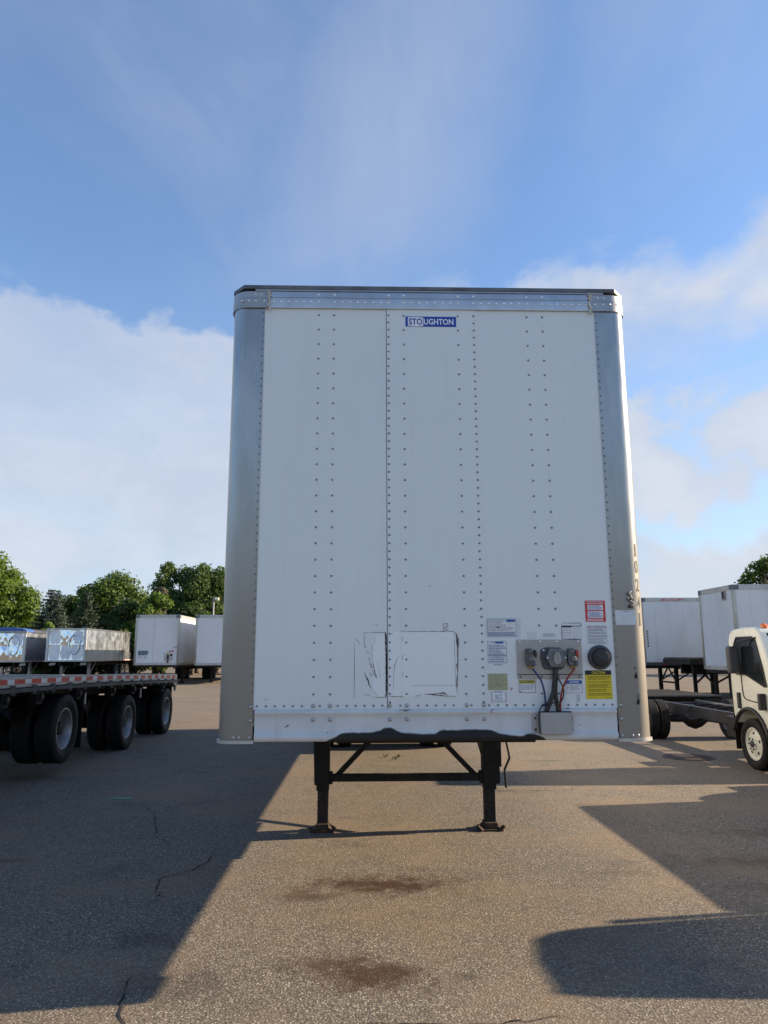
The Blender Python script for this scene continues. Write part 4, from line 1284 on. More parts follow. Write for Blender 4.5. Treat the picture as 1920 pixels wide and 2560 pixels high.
# winches under the rail
for y in (4.9, 5.9, 7.3, 8.9, 10.1, 12.2):
    wn = MB().box(XE - 0.14, XE - 0.02, y - 0.09, y + 0.09, zt(y) - 0.36, zt(y) - 0.17).build('strap_winch', 'black_steel', FB, bevel=0.01)
    MB().lathe([(XE - 0.02, 0.05), (XE + 0.01, 0.05), (XE + 0.02, 0.03)], 'x', 14, (0, y, zt(y) - 0.27)).build('winch_drum', 'dark_steel', wn, smooth='auto')
# main beams
for xb in (-5.58, -6.60):
    mb = MB()
    vs, fs = [], []
    n = 30
    for i in range(n + 1):
        y = -6 + 19.1 * i / n
        d = 0.52 if y < 4 else 0.45 if y < 9 else 0.36
        vs += [(xb - 0.08, y, zt(y) - 0.06), (xb + 0.08, y, zt(y) - 0.06), (xb + 0.08, y, zt(y) - d), (xb - 0.08, y, zt(y) - d)]
    for i in range(n):
        for j in range(4):
            a, b_ = i * 4 + j, i * 4 + (j + 1) % 4
            fs.append((a, b_, b_ + 4, a + 4))
    fs += [(0, 1, 2, 3), tuple(reversed(range(n * 4, n * 4 + 4)))]
    mb.add(vs, fs).build('main_beam', 'dark_steel', FB)
mb = MB()
for y in np.arange(-5.8, 13.0, 0.5):
    mb.box(XL + 0.02, XE - 0.06, y, y + 0.05, zt(y) - 0.17, zt(y) - 0.06)
mb.build('cross_members', 'dark_steel', FB, kind='stuff')
for y, lift in ((6.87, 0.17), (9.88, 0.0), (12.66, 0.0)):
    for sgn in (1, -1):
        wheel(FB, -6.09 + sgn * 1.145, y, 0.49 + lift, sgn, 0.49, 0.275, 0.292, 0.16)
        wheel(FB, -6.09 + sgn * 0.80, y, 0.49 + lift, -sgn, 0.49, 0.275, 0.292, 0.16)
    MB().lathe([(-6.95, 0.065), (-5.2, 0.065)], 'x', 14, (0, y, 0.49 + lift)).build('axle', 'black_steel', FB, smooth='auto')
    for xb in (-5.58, -6.60):
        MB().bar((xb, y - 0.75, 0.95), (xb, y - 0.1, 0.46 + lift), 0.10, 0.16).bar((xb, y - 0.1, 0.46 + lift), (xb, y + 0.45, 0.55 + lift), 0.10, 0.14).lathe([(0.56 + lift, 0.12), (0.72 + lift, 0.14), (0.88, 0.12)], 'z', 16, (xb, y + 0.35, 0)).build('suspension', 'black_steel', FB)
# mud flaps / guards behind the wheels with a pale upright edge
for y, y1 in ((7.62, 1.12), (10.62, 1.05)):
    fl = MB().box(-5.45, -4.86, y, y + 0.015, 0.30, y1).build('mud_flap', 'mud_rubber', FB)
    MB().box(-4.85, -4.83, y - 0.01, y + 0.03, y1 - 0.16, y1 + 0.02).build('flap_hanger', 'dull_aluminium', fl)
MB().box(-5.45, -4.87, 13.20, 13.215, 0.16, 1.0).build('mud_flap', 'mud_rubber', FB)
MB().box(-7.3, -6.72, 13.20, 13.215, 0.16, 1.0).build('mud_flap', 'mud_rubber', FB)
MB().box(XL, XE - 0.002, 13.31, 13.37, 0.98, 1.268).build('rear_sill', 'dull_aluminium', FB)
MB().prism([(13.05, 1.10), (13.30, 1.10), (13.34, 1.02), (13.34, 0.90), (13.29, 0.90), (13.27, 1.02)], 'x', XE - 0.05, XE - 0.004).build('rear_corner_bracket', 'dull_aluminium', FB)
MB().box(-5.56, -5.48, 3.4, 4.9, 0.98, 1.26).build('tool_box', 'black_steel', FB)
# raised lettering plate on the beam
MB().box(-5.505, -5.495, 4.6, 5.6, 0.99, 1.17).build('beam_plate', 'frame_grey', FB)
# chains and blocks lying on the deck edge
for y in (2.4, 5.1, 11.8):
    o = MB().box(-5.6, -5.52, y, y + 0.30, zt(y) + 0.002, zt(y) + 0.05).build('deck_block', 'frame_grey', FB)


# ------------------------------------------------------------------ far box trailers
def far_trailer(name, label, x0, x1, y0, y1, z0, z1, along='y', group=None, seam=None, foot=True, lg=3.0, rear=True, rail_dark=False, nose_low=True, grp=None):
    """plain box trailer: walls, posts, rails, landing legs, rear wheels. along 'y': nose faces -Y; 'x': nose faces -X"""
    cx_, cy_ = (x0 + x1) / 2, (y0 + y1) / 2
    T = thing(name, label, 'trailer', (cx_, cy_, 0), grp)
    MB().box(x0 + 0.02, x1 - 0.02, y0 + 0.02, y1 - 0.02, z0 + 0.12, z1 - 0.05).build('body', 'white_paint_far', T, bevel=0.03)
    MB().box(x0, x1, y0, y1, z0, z0 + 0.13).build('bottom_rail', 'frame_grey' if rail_dark else 'dull_aluminium', T)
    MB().box(x0, x1, y0, y1, z1 - 0.17, z1 - 0.02).build('top_rail', 'dull_aluminium', T)
    MB().box(x0 + 0.01, x1 - 0.01, y0 + 0.01, y1 - 0.01, z1 - 0.02, z1).build('roof', 'aluminium', T)
    for xx in (x0, x1):
        for yy in (y0, y1):
            sx_ = 1 if xx == x0 else -1
            sy_ = 1 if yy == y0 else -1
            MB().box(xx - sx_ * 0.006, xx + sx_ * 0.11, yy - sy_ * 0.006, yy + sy_ * 0.11, z0 - 0.004, z1 - 0.17).build('corner_post', 'post_metal', T, bevel=0.015)
            MB().box(xx - sx_ * 0.008, xx + sx_ * 0.22, yy - sy_ * 0.008, yy + sy_ * 0.22, z1 - 0.172, z1 - 0.018).build('corner_cap', 'roof_edge', T)
    if along == 'y':
        for sx_ in seam or ():
            MB().box(sx_ - 0.008, sx_ + 0.008, y0 + 0.014, y0 + 0.022, z0 + 0.13, z1 - 0.17).build('seam', 'dull_aluminium', T)
        for xl in (cx_ - 0.85, cx_ + 0.85):
            lgo = MB().box(xl - 0.07, xl + 0.07, y0 + lg - 0.07, y0 + lg + 0.07, 0.06, z0).build('landing_leg', 'black_steel', T)
            MB().box(xl - 0.12, xl + 0.12, y0 + lg - 0.12, y0 + lg + 0.12, 0, 0.06).build('foot', 'black_steel', lgo)
        MB().bar((cx_ - 0.85, y0 + lg, 0.5), (cx_ + 0.85, y0 + lg, 0.5), 0.07, 0.07).build('cross_bar', 'black_steel', T)
        for s_ in (-1, 1):
            MB().bar((cx_ + s_ * 0.8, y0 + lg, 0.52), (cx_ + s_ * 0.1, y0 + lg + 0.02, z0), 0.05, 0.05).build('brace', 'black_steel', T)
        for yy in (y1 - 3.3, y1 - 2.0):
            for s_ in (-1, 1):
                wheel(T, cx_ + s_ * 1.12, yy, 0.51, s_, 0.51, 0.265, 0.29)
                wheel(T, cx_ + s_ * 0.78, yy, 0.51, -s_, 0.51, 0.265, 0.29)
        MB().box(cx_ - 0.55, cx_ + 0.55, y1 - 4.2, y1 - 1.0, 0.72, z0).build('bogie_frame', 'black_steel', T)
        MB().box(x0 + 0.05, x1 - 0.05, y0 + 0.1, y1 - 0.1, z0 - 0.12, z0).build('underframe', 'black_steel', T)
    else:
        for yl in (cy_ - 0.85, cy_ + 0.85):
            lgo = MB().box(x0 + lg - 0.07, x0 + lg + 0.07, yl - 0.07, yl + 0.07, 0.06, z0).build('landing_leg', 'black_steel', T)
            MB().box(x0 + lg - 0.12, x0 + lg + 0.12, yl - 0.12, yl + 0.12, 0, 0.06).build('foot', 'black_steel', lgo)
        MB().bar((x0 + lg, cy_ - 0.85, 0.5), (x0 + lg, cy_ + 0.85, 0.5), 0.07, 0.07).build('cross_bar', 'black_steel', T)
        for s_ in (-1, 1):
            MB().bar((x0 + lg, cy_ + s_ * 0.8, 0.52), (x0 + lg + 0.02, cy_ - s_ * 0.1, z0), 0.05, 0.05).build('brace', 'black_steel', T)
            MB().bar((x0 + lg, cy_ + s_ * 0.8, 0.55), (x0 + lg + 1.1, cy_ + s_ * 0.8, z0), 0.05, 0.05).build('brace', 'black_steel', T)
        MB().box(x0 + 0.05, x1 - 0.05, y0 + 0.05, y1 - 0.05, z0 - 0.12, z0).build('underframe', 'black_steel', T)
        for xx in (x1 - 3.3, x1 - 2.0):
            for s_ in (-1, 1):
                for q in (1.12, 0.78):
                    wo_ = wheel(T, xx, cy_ + s_ * q, 0.51, 1, 0.51, 0.265, 0.29)
                    wo_.rotation_euler = (0, 0, s_ * math.pi / 2)
    return T


BL1 = far_trailer('box_trailer', 'far white box trailer nose-on with dark blue graphic and connector box, behind the flatbed', -13.84, -11.25, 40.0, 53.5, 1.11, 4.03, seam=(-12.75,))
# its markings: dark blue lettering block, connector plate, vent and stickers
gph = MB()
rng = random.Random(3)
for r_ in range(5):
    x = -13.62
    while x < -13.08 + (0 if r_ < 3 else -0.12):
        L = rng.uniform(0.05, 0.14)
        gph.box(x + (0.10 if r_ > 2 else 0), x + L, 40.012, 40.018, 1.62 + 0.085 * (4 - r_) - 0.10, 1.62 + 0.085 * (4 - r_) - 0.10 + 0.078)
        x += L + 0.012
gph.build('graphic', 'dark_blue_graphic', BL1)
MB().box(-12.08, -11.58, 40.008, 40.018, 1.42, 1.80).build('connector_plate', 'dull_aluminium', BL1)
MB().box(-11.93, -11.80, 39.99, 40.012, 1.46, 1.72).build('socket', 'plastic_black', BL1)
MB().lathe([(39.985, 0.07), (40.012, 0.075)], 'y', 18, (-11.68, 0, 1.68)).build('ventilator', 'plastic_black', BL1)
MB().box(-11.95, -11.80, 40.010, 40.016, 1.76, 1.88).build('sticker', 'sticker_yellow', BL1)
MB().box(-11.68, -11.54, 40.010, 40.016, 1.87, 1.96).build('sticker', 'sticker_red', BL1)
MB().box(-11.80, -11.72, 40.010, 40.016, 1.86, 1.95).build('sticker', 'sticker_blue', BL1)
MB().tube(spline([(-11.87, 39.99, 1.50), (-11.86, 39.96, 1.38), (-11.87, 39.97, 1.24)]), 0.03, 8).build('power_cable', 'plastic_black', BL1)
MB().tube(spline([(-12.05, 39.99, 1.48), (-11.98, 39.96, 1.36), (-11.89, 39.97, 1.26)]), 0.012, 6).build('air_line', 'plastic_black', BL1)
MB().tube(spline([(-11.66, 39.99, 1.48), (-11.75, 39.96, 1.36), (-11.85, 39.97, 1.26)]), 0.012, 6).build('air_line', 'cable_red', BL1)
MB().box(-11.56, -11.48, 40.010, 40.016, 2.10, 2.16).box(-11.42, -11.38, 40.010, 40.016, 2.10, 2.16).build('number', 'number_paint', BL1)
BL2 = far_trailer('box_trailer', 'far plain white box trailer half hidden behind the near trailer\'s left post', -10.33, -7.74, 40.0, 53.5, 1.09, 4.02, seam=(-8.72,))

# right-hand trailers standing crosswise
BR1 = far_trailer('box_trailer', 'far white box trailer parked broadside with a red logo strip at its upper left corner', 11.22, 24.5, 26.4, 29.0, 1.22, 4.02, along='x', lg=1.5, rail_dark=True)
lg_ = MB()
lg_.prism([(12.05, 3.90), (12.25, 3.965), (13.10, 3.965), (12.85, 3.90)], 'y', 26.392, 26.397)
lgo = lg_.build('logo_strip', 'sticker_red', BR1)
for i in range(5):
    MB().box(12.28 + i * 0.12, 12.36 + i * 0.12, 26.388, 26.391, 3.918, 3.948).build('lettering', 'letter_white', lgo)
for x in (12.0, 13.0, 14.6, 16.2, 17.8):
    MB().box(x, x + 0.22, 26.388, 26.396, 1.25, 1.31).build('reflective_strip', 'tape_red', BR1)
for i in range(6):
    MB().box(11.42, 11.47, 26.405, 26.414, 2.58 - i * 0.12, 2.66 - i * 0.12).build('digit', 'number_paint', BR1)
sm = MB()
for x in np.arange(11.22 + 0.6, 24.4, 0.6):
    sm.box(x - 0.01, x + 0.01, 26.412, 26.422, 1.36, 3.84)
sm.build('side_seams', 'white_paint_far', BR1, kind='stuff')
BR2 = far_trailer('box_trailer', 'white box trailer corner-on behind the truck cab with a small vent near its roof', 12.12, 26.0, 20.3, 22.9, 1.14, 4.02, along='x', lg=0.75)
MB().box(12.10, 12.135, 20.82, 21.08, 3.52, 3.86).build('vent', 'plate_steel', BR2, bevel=0.006)
MB().box(12.09, 12.102, 20.86, 21.04, 3.56, 3.82).build('vent_grille', 'frame_grey', BR2)
sm = MB()
for x in np.arange(12.12 + 0.6, 25.9, 0.6):
    sm.box(x - 0.01, x + 0.01, 20.312, 20.322, 1.27, 3.84)
sm.build('side_seams', 'white_paint_far', BR2, kind='stuff')

# black flatbed between them, nose to the left
BF = thing('flatbed_trailer', 'black flatbed trailer nose standing between the two right-hand box trailers', 'trailer', (18, 24.6, 0))
MB().box(11.85, 25, 23.35, 25.85, 1.50, 1.56).build('deck', 'frame_grey', BF)
MB().box(11.80, 25, 23.33, 25.87, 1.30, 1.498).build('frame', 'black_steel', BF)
for y in (24.1, 25.1):
    MB().box(12.2, 25, y - 0.07, y + 0.07, 0.92, 1.30).build('main_beam', 'black_steel', BF)
for x in (12.9, 13.6):
    for y in (23.7, 25.5):
        lgo = MB().box(x - 0.06, x + 0.06, y - 0.06, y + 0.06, 0.06, 1.30).build('landing_leg', 'black_steel', BF)
        MB().box(x - 0.12, x + 0.12, y - 0.12, y + 0.12, 0, 0.06).build('foot', 'black_steel', lgo)
MB().bar((12.9, 23.7, 0.5), (12.9, 25.5, 1.25), 0.06, 0.06).bar((12.9, 25.5, 0.5), (12.9, 23.7, 1.25), 0.06, 0.06).build('brace', 'black_steel', BF)
MB().bar((12.9, 23.7, 0.6), (14.2, 23.7, 1.25), 0.06, 0.06).build('brace', 'black_steel', BF)

# low dark equipment deck behind the truck
LD = thing('equipment_trailer', 'low dark equipment trailer with a pale edge behind the truck chassis', 'trailer', (7.0, 17.0, 0))
MB().box(4.4, 9.25, 15.75, 19.2, 0.52, 0.60).build('deck', 'mud_rubber', LD)
MB().box(4.4, 9.26, 15.70, 15.748, 0.575, 0.61).build('edge_rail', 'frame_grey', LD)
MB().box(8.75, 9.26, 15.72, 16.0, 0.22, 0.515).build('end_box', 'black_steel', LD)
for x in (5.4, 6.4):
    for y in (16.1, 17.8):
        wo_ = wheel(LD, x, y, 0.26, 1, 0.26, 0.2, 0.15, 0.06)
        wo_.rotation_euler = (0, 0, math.pi / 2)
MB().box(5.0, 9.0, 16.6, 17.3, 0.36, 0.518).build('frame', 'black_steel', LD)


# ------------------------------------------------------------------ polished dump trailers, far left
def dump_trailer(label, x0, x1, y0, y1, z0, z1, tarp, seed):
    cx_ = (x0 + x1) / 2
    T = thing('dump_trailer', label, 'trailer', (cx_, (y0 + y1) / 2, 0))
    rg = random.Random(seed)
    MB().box(x0 + 0.02, x1 - 0.02, y0 + 0.05, y1, z0, z1 - 0.08).build('body', 'silver_side', T, bevel=0.03)
    # pillowed mirror sheets of the nose, each one a part
    nx, nz = 3, 2
    wx_, hz_ = (x1 - x0 - 0.44) / nx, (z1 - z0 - 0.14) / nz
    for i in range(nx):
        for j in range(nz):
            a0, c0 = x0 + 0.22 + i * wx_, z0 + 0.05 + j * hz_
            vs, fs = [], []
            n = 14
            ph = rg.uniform(0, 6)
            amp = rg.choice((-0.07, 0.03, 0.09, -0.03, 0.05))
            for q in range(n + 1):
                for p in range(n + 1):
                    u, v_ = p / n, q / n
                    bul = amp * math.sin(math.pi * u) * math.sin(math.pi * v_)
                    bul += 0.022 * math.sin(2 * math.pi * u * 2 + ph) * math.sin(math.pi * v_ * 3 + ph) * math.sin(math.pi * u) * math.sin(math.pi * v_)
                    vs.append((a0 + u * wx_, y0 + 0.045 - bul, c0 + v_ * hz_))
            for q in range(n):
                for p in range(n):
                    fs.append((q * (n + 1) + p, q * (n + 1) + p + 1, (q + 1) * (n + 1) + p + 1, (q + 1) * (n + 1) + p))
            MB().add(vs, fs).build('mirror_panel', 'mirror_steel', T, smooth=True)
    # oval manhole ring pressed into the sheet
    ring = []
    for k in range(33):
        a = 2 * math.pi * k / 32
        ring.append((x0 + (x1 - x0) * 0.70 + 0.34 * math.cos(a), y0 - 0.02, (z0 + z1) / 2 + 0.62 * math.sin(a)))
    MB().tube(ring, 0.035, 8, caps=False).build('nose_ring', 'mirror_steel', T, smooth=True)
    for xx in (x0, x1):
        s_ = 1 if xx == x0 else -1
        MB().lathe([(z0, 0.115), (z1 - 0.06, 0.115)], 'z', 20, (xx + s_ * 0.115, y0 + 0.11, 0)).build('corner_post', 'aluminium', T, smooth='auto')
    MB().box(x0 - 0.01, x1 + 0.01, y0 - 0.01, y1, z1 - 0.10, z1).build('top_rail', 'aluminium', T, bevel=0.02)
    MB().box(x0 - 0.01, x1 + 0.015, y0 + 0.02, y1, z0 - 0.05, z0 + 0.04).build('bottom_rail', 'dull_aluminium', T)
    k = 0
    y = y0 + 0.3
    while y < y1:
        MB().box(x1 + 0.016, x1 + 0.022, y, y + 0.28, z0 - 0.03, z0 + 0.025).build('reflective_strip', 'tape_red' if k % 2 else 'tape_white', T)
        y += 0.28
        k += 1
    for i, yy in enumerate((y1 - 0.8,)):
        for zz in (z0 + 0.5, z0 + 1.0, z0 + 1.5):
            MB().box(x1 - 0.018, x1 + 0.012, yy, yy + 0.5, zz, zz + 0.07).build('ladder_step', 'frame_paint', T)
    for q in range(3):
        MB().prism([(y0 + 0.7 + q * 0.16, z1 - 0.52), (y0 + 0.78 + q * 0.16, z1 - 0.52), (y0 + 0.86 + q * 0.16, z1 - 0.34), (y0 + 0.78 + q * 0.16, z1 - 0.34)], 'x', x1 - 0.018, x1 - 0.012).build('badge_bar', 'number_paint', T)
    MB().box(x1 - 0.02, x1 + 0.02, y0 + 0.22, y0 + 0.34, z0 + 0.62, z0 + 0.70).build('marker_lamp', 'amber_lens', T)
    # chassis below
    MB().box(cx_ - 0.55, cx_ - 0.40, y0 + 0.4, y1, z0 - 0.35, z0 - 0.05).box(cx_ + 0.40, cx_ + 0.55, y0 + 0.4, y1, z0 - 0.35, z0 - 0.05).build('chassis_beam', 'black_steel', T)
    for s_ in (-1, 1):
        MB().box(cx_ + s_ * 0.9 - 0.08, cx_ + s_ * 0.9 + 0.08, y0 + 1.8, y0 + 1.96, 0.06, z0 - 0.05).build('landing_leg', 'plate_steel', T)
        MB().bar((cx_ + s_ * 0.9, y0 + 1.9, 0.3), (cx_ + s_ * 0.9, y0 + 3.1, z0 - 0.1), 0.06, 0.06).build('brace', 'plate_steel', T)
        fl = MB().prism([(cx_ + s_ * 1.0 - 0.30, z0 - 0.34), (cx_ + s_ * 1.0 + 0.26, z0 - 0.30), (cx_ + s_ * 1.0 + 0.30, z0 - 0.10), (cx_ + s_ * 1.0 - 0.24, z0 - 0.12)], 'y', y0 + 0.5, y0 + 0.52).build('mud_flap', 'mud_rubber', T)
        MB().bar((cx_ + s_ * 1.0 - 0.20, y0 + 0.496, z0 - 0.27), (cx_ + s_ * 1.0 + 0.2, y0 + 0.496, z0 - 0.24), 0.008, 0.04, (0, 0, 1)).bar((cx_ + s_ * 1.0 - 0.16, y0 + 0.496, z0 - 0.19), (cx_ + s_ * 1.0 + 0.22, y0 + 0.496, z0 - 0.16), 0.008, 0.07, (0, 0, 1)).build('flap_print', 'tape_white', fl)
    for yy in (y1 - 3.4, y1 - 2.1, y1 - 0.9):
        for s_ in (-1, 1):
            wheel(T, cx_ + s_ * 1.12, yy, 0.51, s_, 0.51, 0.265, 0.29)
            wheel(T, cx_ + s_ * 0.78, yy, 0.51, -s_, 0.51, 0.265, 0.29)
    if tarp:
        pr = [(x0 - 0.02, z1), (x0 + 0.25, z1 + 0.13), (cx_ - 0.4, z1 + 0.21), (cx_ + 0.4, z1 + 0.21), (x1 - 0.25, z1 + 0.13), (x1 + 0.04, z1 - 0.02), (x1 + 0.04, z1 - 0.10), (x0 - 0.02, z1 - 0.10)]
        MB().prism(pr, 'y', y0 - 0.05, y0 + 1.1).build('tarp_bow', 'tarp_blue', T, bevel=0.03)
        pr2 = [(p[0], p[1] - 0.03) for p in pr]
        MB().prism(pr2, 'y', y0 + 1.1, y1).build('tarp', 'tarp_dark', T)
        MB().box(x0, x1 + 0.05, y0 - 0.08, y0 + 0.02, z1 - 0.16, z1 - 0.04).build('tarp_housing', 'plate_steel', T, bevel=0.02)
    return T


dump_trailer('mirror-polished dump trailer with plain grey side, just left of the far box trailers', -21.10, -18.45, 45.0, 55.0, 1.33, 3.42, False, 1)
dump_trailer('mirror-polished dump trailer with a blue tarp bow, at the far left edge', -25.05, -22.35, 45.0, 55.0, 1.30, 3.28, True, 2)

# ------------------------------------------------------------------ cab-over trucks
def cab_truck(label, dx, dy, body):
    T = thing('cab_over_truck', label, 'truck', (6.45 + dx, 8.6 + dy, 0))
    x0, x1 = 5.45 + dx, 7.45 + dx

    def yy(v_):
        return v_ + dy
    # side outline of the cab, with wheel arch
    pr = [(7.42, 0.78), (7.42, 1.30), (7.40, 1.92), (7.36, 2.03), (7.26, 2.09), (6.95, 2.115), (6.56, 2.11), (6.46, 2.06), (6.30, 1.72), (6.10, 1.22), (6.04, 0.95), (6.00, 0.62), (6.02, 0.42), (6.34, 0.42)]
    for i in range(9):
        a = math.pi * (0.98 - 0.80 * i / 8)
        pr.append((6.91 + 0.50 * -math.cos(math.pi - a) * 1.0, 0.37 + 0.50 * math.sin(a)))
    pr = [(yy(p[0]), p[1]) for p in pr]
    cab = MB().prism(pr, 'x', x0, x1).build('cab', 'white_gloss', T, smooth='auto', bevel=0.05, seg=3)
    xs = x0 - 0.004
    # side window with its frame
    wpr = [(7.20, 1.35), (7.21, 1.86), (7.12, 1.975), (6.62, 1.975), (6.52, 1.93), (6.31, 1.38), (6.30, 1.24), (6.42, 1.24), (6.95, 1.40)]
    wpr = [(7.19, 1.40), (7.20, 1.86), (7.11, 1.965), (6.64, 1.965), (6.545, 1.92), (6.40, 1.50), (6.335, 1.235), (6.40, 1.235), (6.90, 1.395)]
    for sd, xo in ((-1, xs), (1, x1 + 0.004)):
        fr = MB().prism([(yy(p[0]), p[1]) for p in wpr], 'x', xo, xo - sd * 0.014).build('side_window', 'dark_glass', cab)
        rim = [(xo + sd * 0.002, yy(p[0]), p[1]) for p in wpr]
        MB().tube(rim + [rim[0]], 0.012, 6, caps=False).build('window_seal', 'plastic_black', fr)
        # door gap
        door = [(xo + sd * 0.001, yy(p[0]), p[1]) for p in ((7.06, 1.39), (7.05, 1.16), (7.02, 1.06), (6.92, 1.02), (6.56, 0.99), (6.44, 0.95))]
        MB().tube(spline(door, 4), 0.009, 6).build('door_gap', 'plastic_black', cab)
        MB().box(xo - sd * 0.01, xo + sd * 0.03, yy(7.13), yy(7.205), 0.88, 1.12).build('door_handle', 'plastic_black', cab, bevel=0.01)
        # mirror: housing on an arm from the pillar
        MB().tube([(xo, yy(6.52), 1.95), (xo + sd * 0.10, yy(6.86), 1.90), (xo + sd * 0.14, yy(7.0), 1.80)], 0.014, 8).build('mirror_arm', 'plastic_black', T)
        MB().box(xo + sd * 0.03, xo + sd * 0.21, yy(6.98), yy(7.09), 1.41, 1.83).build('mirror', 'plastic_dark', T, bevel=0.045, seg=3)
        MB().box(xo + sd * 0.0, xo + sd * 0.10, yy(6.38), yy(6.46), 0.90, 1.14).build('mirror_foot', 'plastic_black', cab, bevel=0.02)
        # arch trim
        arch = [(xo + sd * 0.006, yy(6.91 - 0.52 * math.cos(math.pi * q)), 0.37 + 0.52 * math.sin(math.pi * q)) for q in np.linspace(0.06, 0.90, 14)]
        MB().tube(arch, 0.03, 8).build('arch_trim', 'plastic_black', cab, smooth=True)
        MB().box(xo - sd * 0.01, xo + sd * 0.006, yy(6.06), yy(6.36), 0.70, 0.73).build('trim_strip', 'plastic_dark', cab)
        MB().box(xo - sd * 0.01, xo + sd * 0.008, yy(6.06), yy(6.30), 0.50, 0.57).build('side_lamp', 'amber_lens', cab)
    # windscreen on the sloping front
    ws = MB()
    a0, a1 = Vector((0, yy(6.445), 2.02)), Vector((0, yy(6.105), 1.20))
    nrm = Vector((0, -(a0.z - a1.z), (a0.y - a1.y))).normalized()
    p0, p1 = a0 + nrm * 0.006, a1 + nrm * 0.006
    ws.add([(x0 + 0.12, p0.y, p0.z), (x1 - 0.12, p0.y, p0.z), (x1 - 0.07, p1.y, p1.z), (x0 + 0.07, p1.y, p1.z),
            (x0 + 0.12, p0.y + .03, p0.z), (x1 - 0.12, p0.y + .03, p0.z), (x1 - 0.07, p1.y + .03, p1.z), (x0 + 0.07, p1.y + .03, p1.z)],
           [(0, 1, 2, 3), (4, 7, 6, 5), (0, 4, 5, 1), (1, 5, 6, 2), (2, 6, 7, 3), (3, 7, 4, 0)])
    ws.build('windscreen', 'dark_glass', cab)
    for x in (x0 + 0.16, 6.45 + dx, x1 - 0.16):
        MB().lathe([(2.10, 0.055), (2.135, 0.050), (2.165, 0.02)], 'z', 12, (x, yy(6.56), 0)).build('clearance_lamp', 'amber_lens', cab, smooth='auto')
    MB().box(x0 + 0.02, x1 - 0.02, yy(5.92), yy(6.06), 0.32, 0.60).build('bumper', 'white_gloss', T, bevel=0.03)
    for s_ in (-1, 1):
        MB().box(6.45 + dx + s_ * 0.72 - 0.16, 6.45 + dx + s_ * 0.72 + 0.16, yy(5.99), yy(6.03), 0.64, 0.84).build('headlight', 'lamp_glass', cab, bevel=0.02)
    MB().box(6.0 + dx, 6.9 + dx, yy(5.99), yy(6.03), 0.66, 0.82).build('grille', 'plastic_black', cab)
    MB().tube([(x0 + 0.06, yy(7.46), 0.80), (x0 + 0.06, yy(7.46), 1.85)], 0.035, 8).build('air_intake', 'plastic_black', T)
    MB().box(x0 + 0.02, x0 + 0.5, yy(7.44), yy(7.455), 0.24, 0.86).build('mud_flap', 'mud_rubber', T)
    # chassis
    for xr in (6.02 + dx, 6.88 + dx):
        MB().prism([(yy(7.0), 0.49), (yy(7.0), 0.70), (yy(11.95), 0.72), (yy(11.95), 0.51)], 'x', xr - 0.035, xr + 0.035).build('frame_rail', 'frame_paint', T, bevel=0.008)
    for yv in (7.6, 8.4, 9.3, 10.2, 11.2, 11.9):
        MB().box(6.055 + dx, 6.845 + dx, yy(yv), yy(yv + 0.08), 0.53, 0.67).build('cross_member', 'frame_paint', T)
    MB().tube([(6.42 + dx, yy(7.4), 0.52), (6.43 + dx, yy(9.2), 0.46), (6.44 + dx, yy(11.0), 0.42)], 0.05, 10).build('drive_shaft', 'dark_steel', T, smooth=True)
    MB().lathe([(5.62 + dx, 0.07), (6.2 + dx, 0.08), (6.3 + dx, 0.17), (6.44 + dx, 0.22), (6.58 + dx, 0.17), (6.7 + dx, 0.08), (7.3 + dx, 0.07)], 'x', 18, (0, yy(11.13), 0.40)).build('rear_axle', 'dark_steel', T, smooth=True)
    MB().box(5.62 + dx, 5.96 + dx, yy(7.55), yy(8.05), 0.36, 0.70).build('battery_box', 'dark_steel', T, bevel=0.02)
    MB().box(6.94 + dx, 7.35 + dx, yy(8.3), yy(9.3), 0.34, 0.70).build('fuel_tank', 'dark_steel', T, bevel=0.04)
    MB().tube(spline([(5.98 + dx, yy(10.2), 0.70), (5.84 + dx, yy(10.1), 0.56), (5.84 + dx, yy(9.9), 0.50), (5.9 + dx, yy(9.7), 0.52)]), 0.014, 8).build('bracket_pipe', 'dark_steel', T)
    for i, yv in enumerate((9.0, 9.5, 9.9, 10.4)):
        MB().tube([(6.15 + dx, yy(yv), 0.70), (6.45 + dx, yy(yv + 0.1), 0.73), (6.75 + dx, yy(yv), 0.70)], 0.03, 8).build('air_pipe', 'dark_steel', T, smooth=True)
    for s_ in (-1, 1):
        wheel(T, 6.45 + dx + s_ * 0.895, yy(6.91), 0.375, s_, 0.375, 0.21, 0.235, 0.06, 'cream_rim', True)
        for q in range(5):
            a = 2 * math.pi * (q + 0.25) / 5
            yh, zh = yy(6.91) + 0.152 * math.cos(a), 0.375 + 0.152 * math.sin(a)
            xo = 6.45 + dx + s_ * (0.895 + 0.073)
            MB().lathe([(xo - 0.004, 0.024), (xo + 0.004, 0.024)], 'x', 12, (0, yh, zh)).build('wheel_hole', 'plastic_black', T)
        xo = 6.45 + dx + s_ * (0.895 + 0.104)
        MB().lathe([(xo, 0.055), (xo + s_ * 0.02, 0.05), (xo + s_ * 0.035, 0.02)], 'x', 16, (0, yy(6.91), 0.375)).build('hub', 'plastic_dark', T, smooth='auto')
        for q in range(6):
            a = 2 * math.pi * q / 6
            MB().lathe([(xo - 0.02, 0.013), (xo + s_ * 0.008, 0.012)], 'x', 8, (0, yy(6.91) + 0.085 * math.cos(a), 0.375 + 0.085 * math.sin(a))).build('wheel_nut', 'dark_steel', T)
        wheel(T, 6.45 + dx + s_ * 0.96, yy(11.13), 0.39, s_, 0.39, 0.19, 0.235, 0.10, 'rim_steel')
        wheel(T, 6.45 + dx + s_ * 0.75, yy(11.13), 0.39, -s_, 0.39, 0.19, 0.235, 0.10, 'rim_steel')
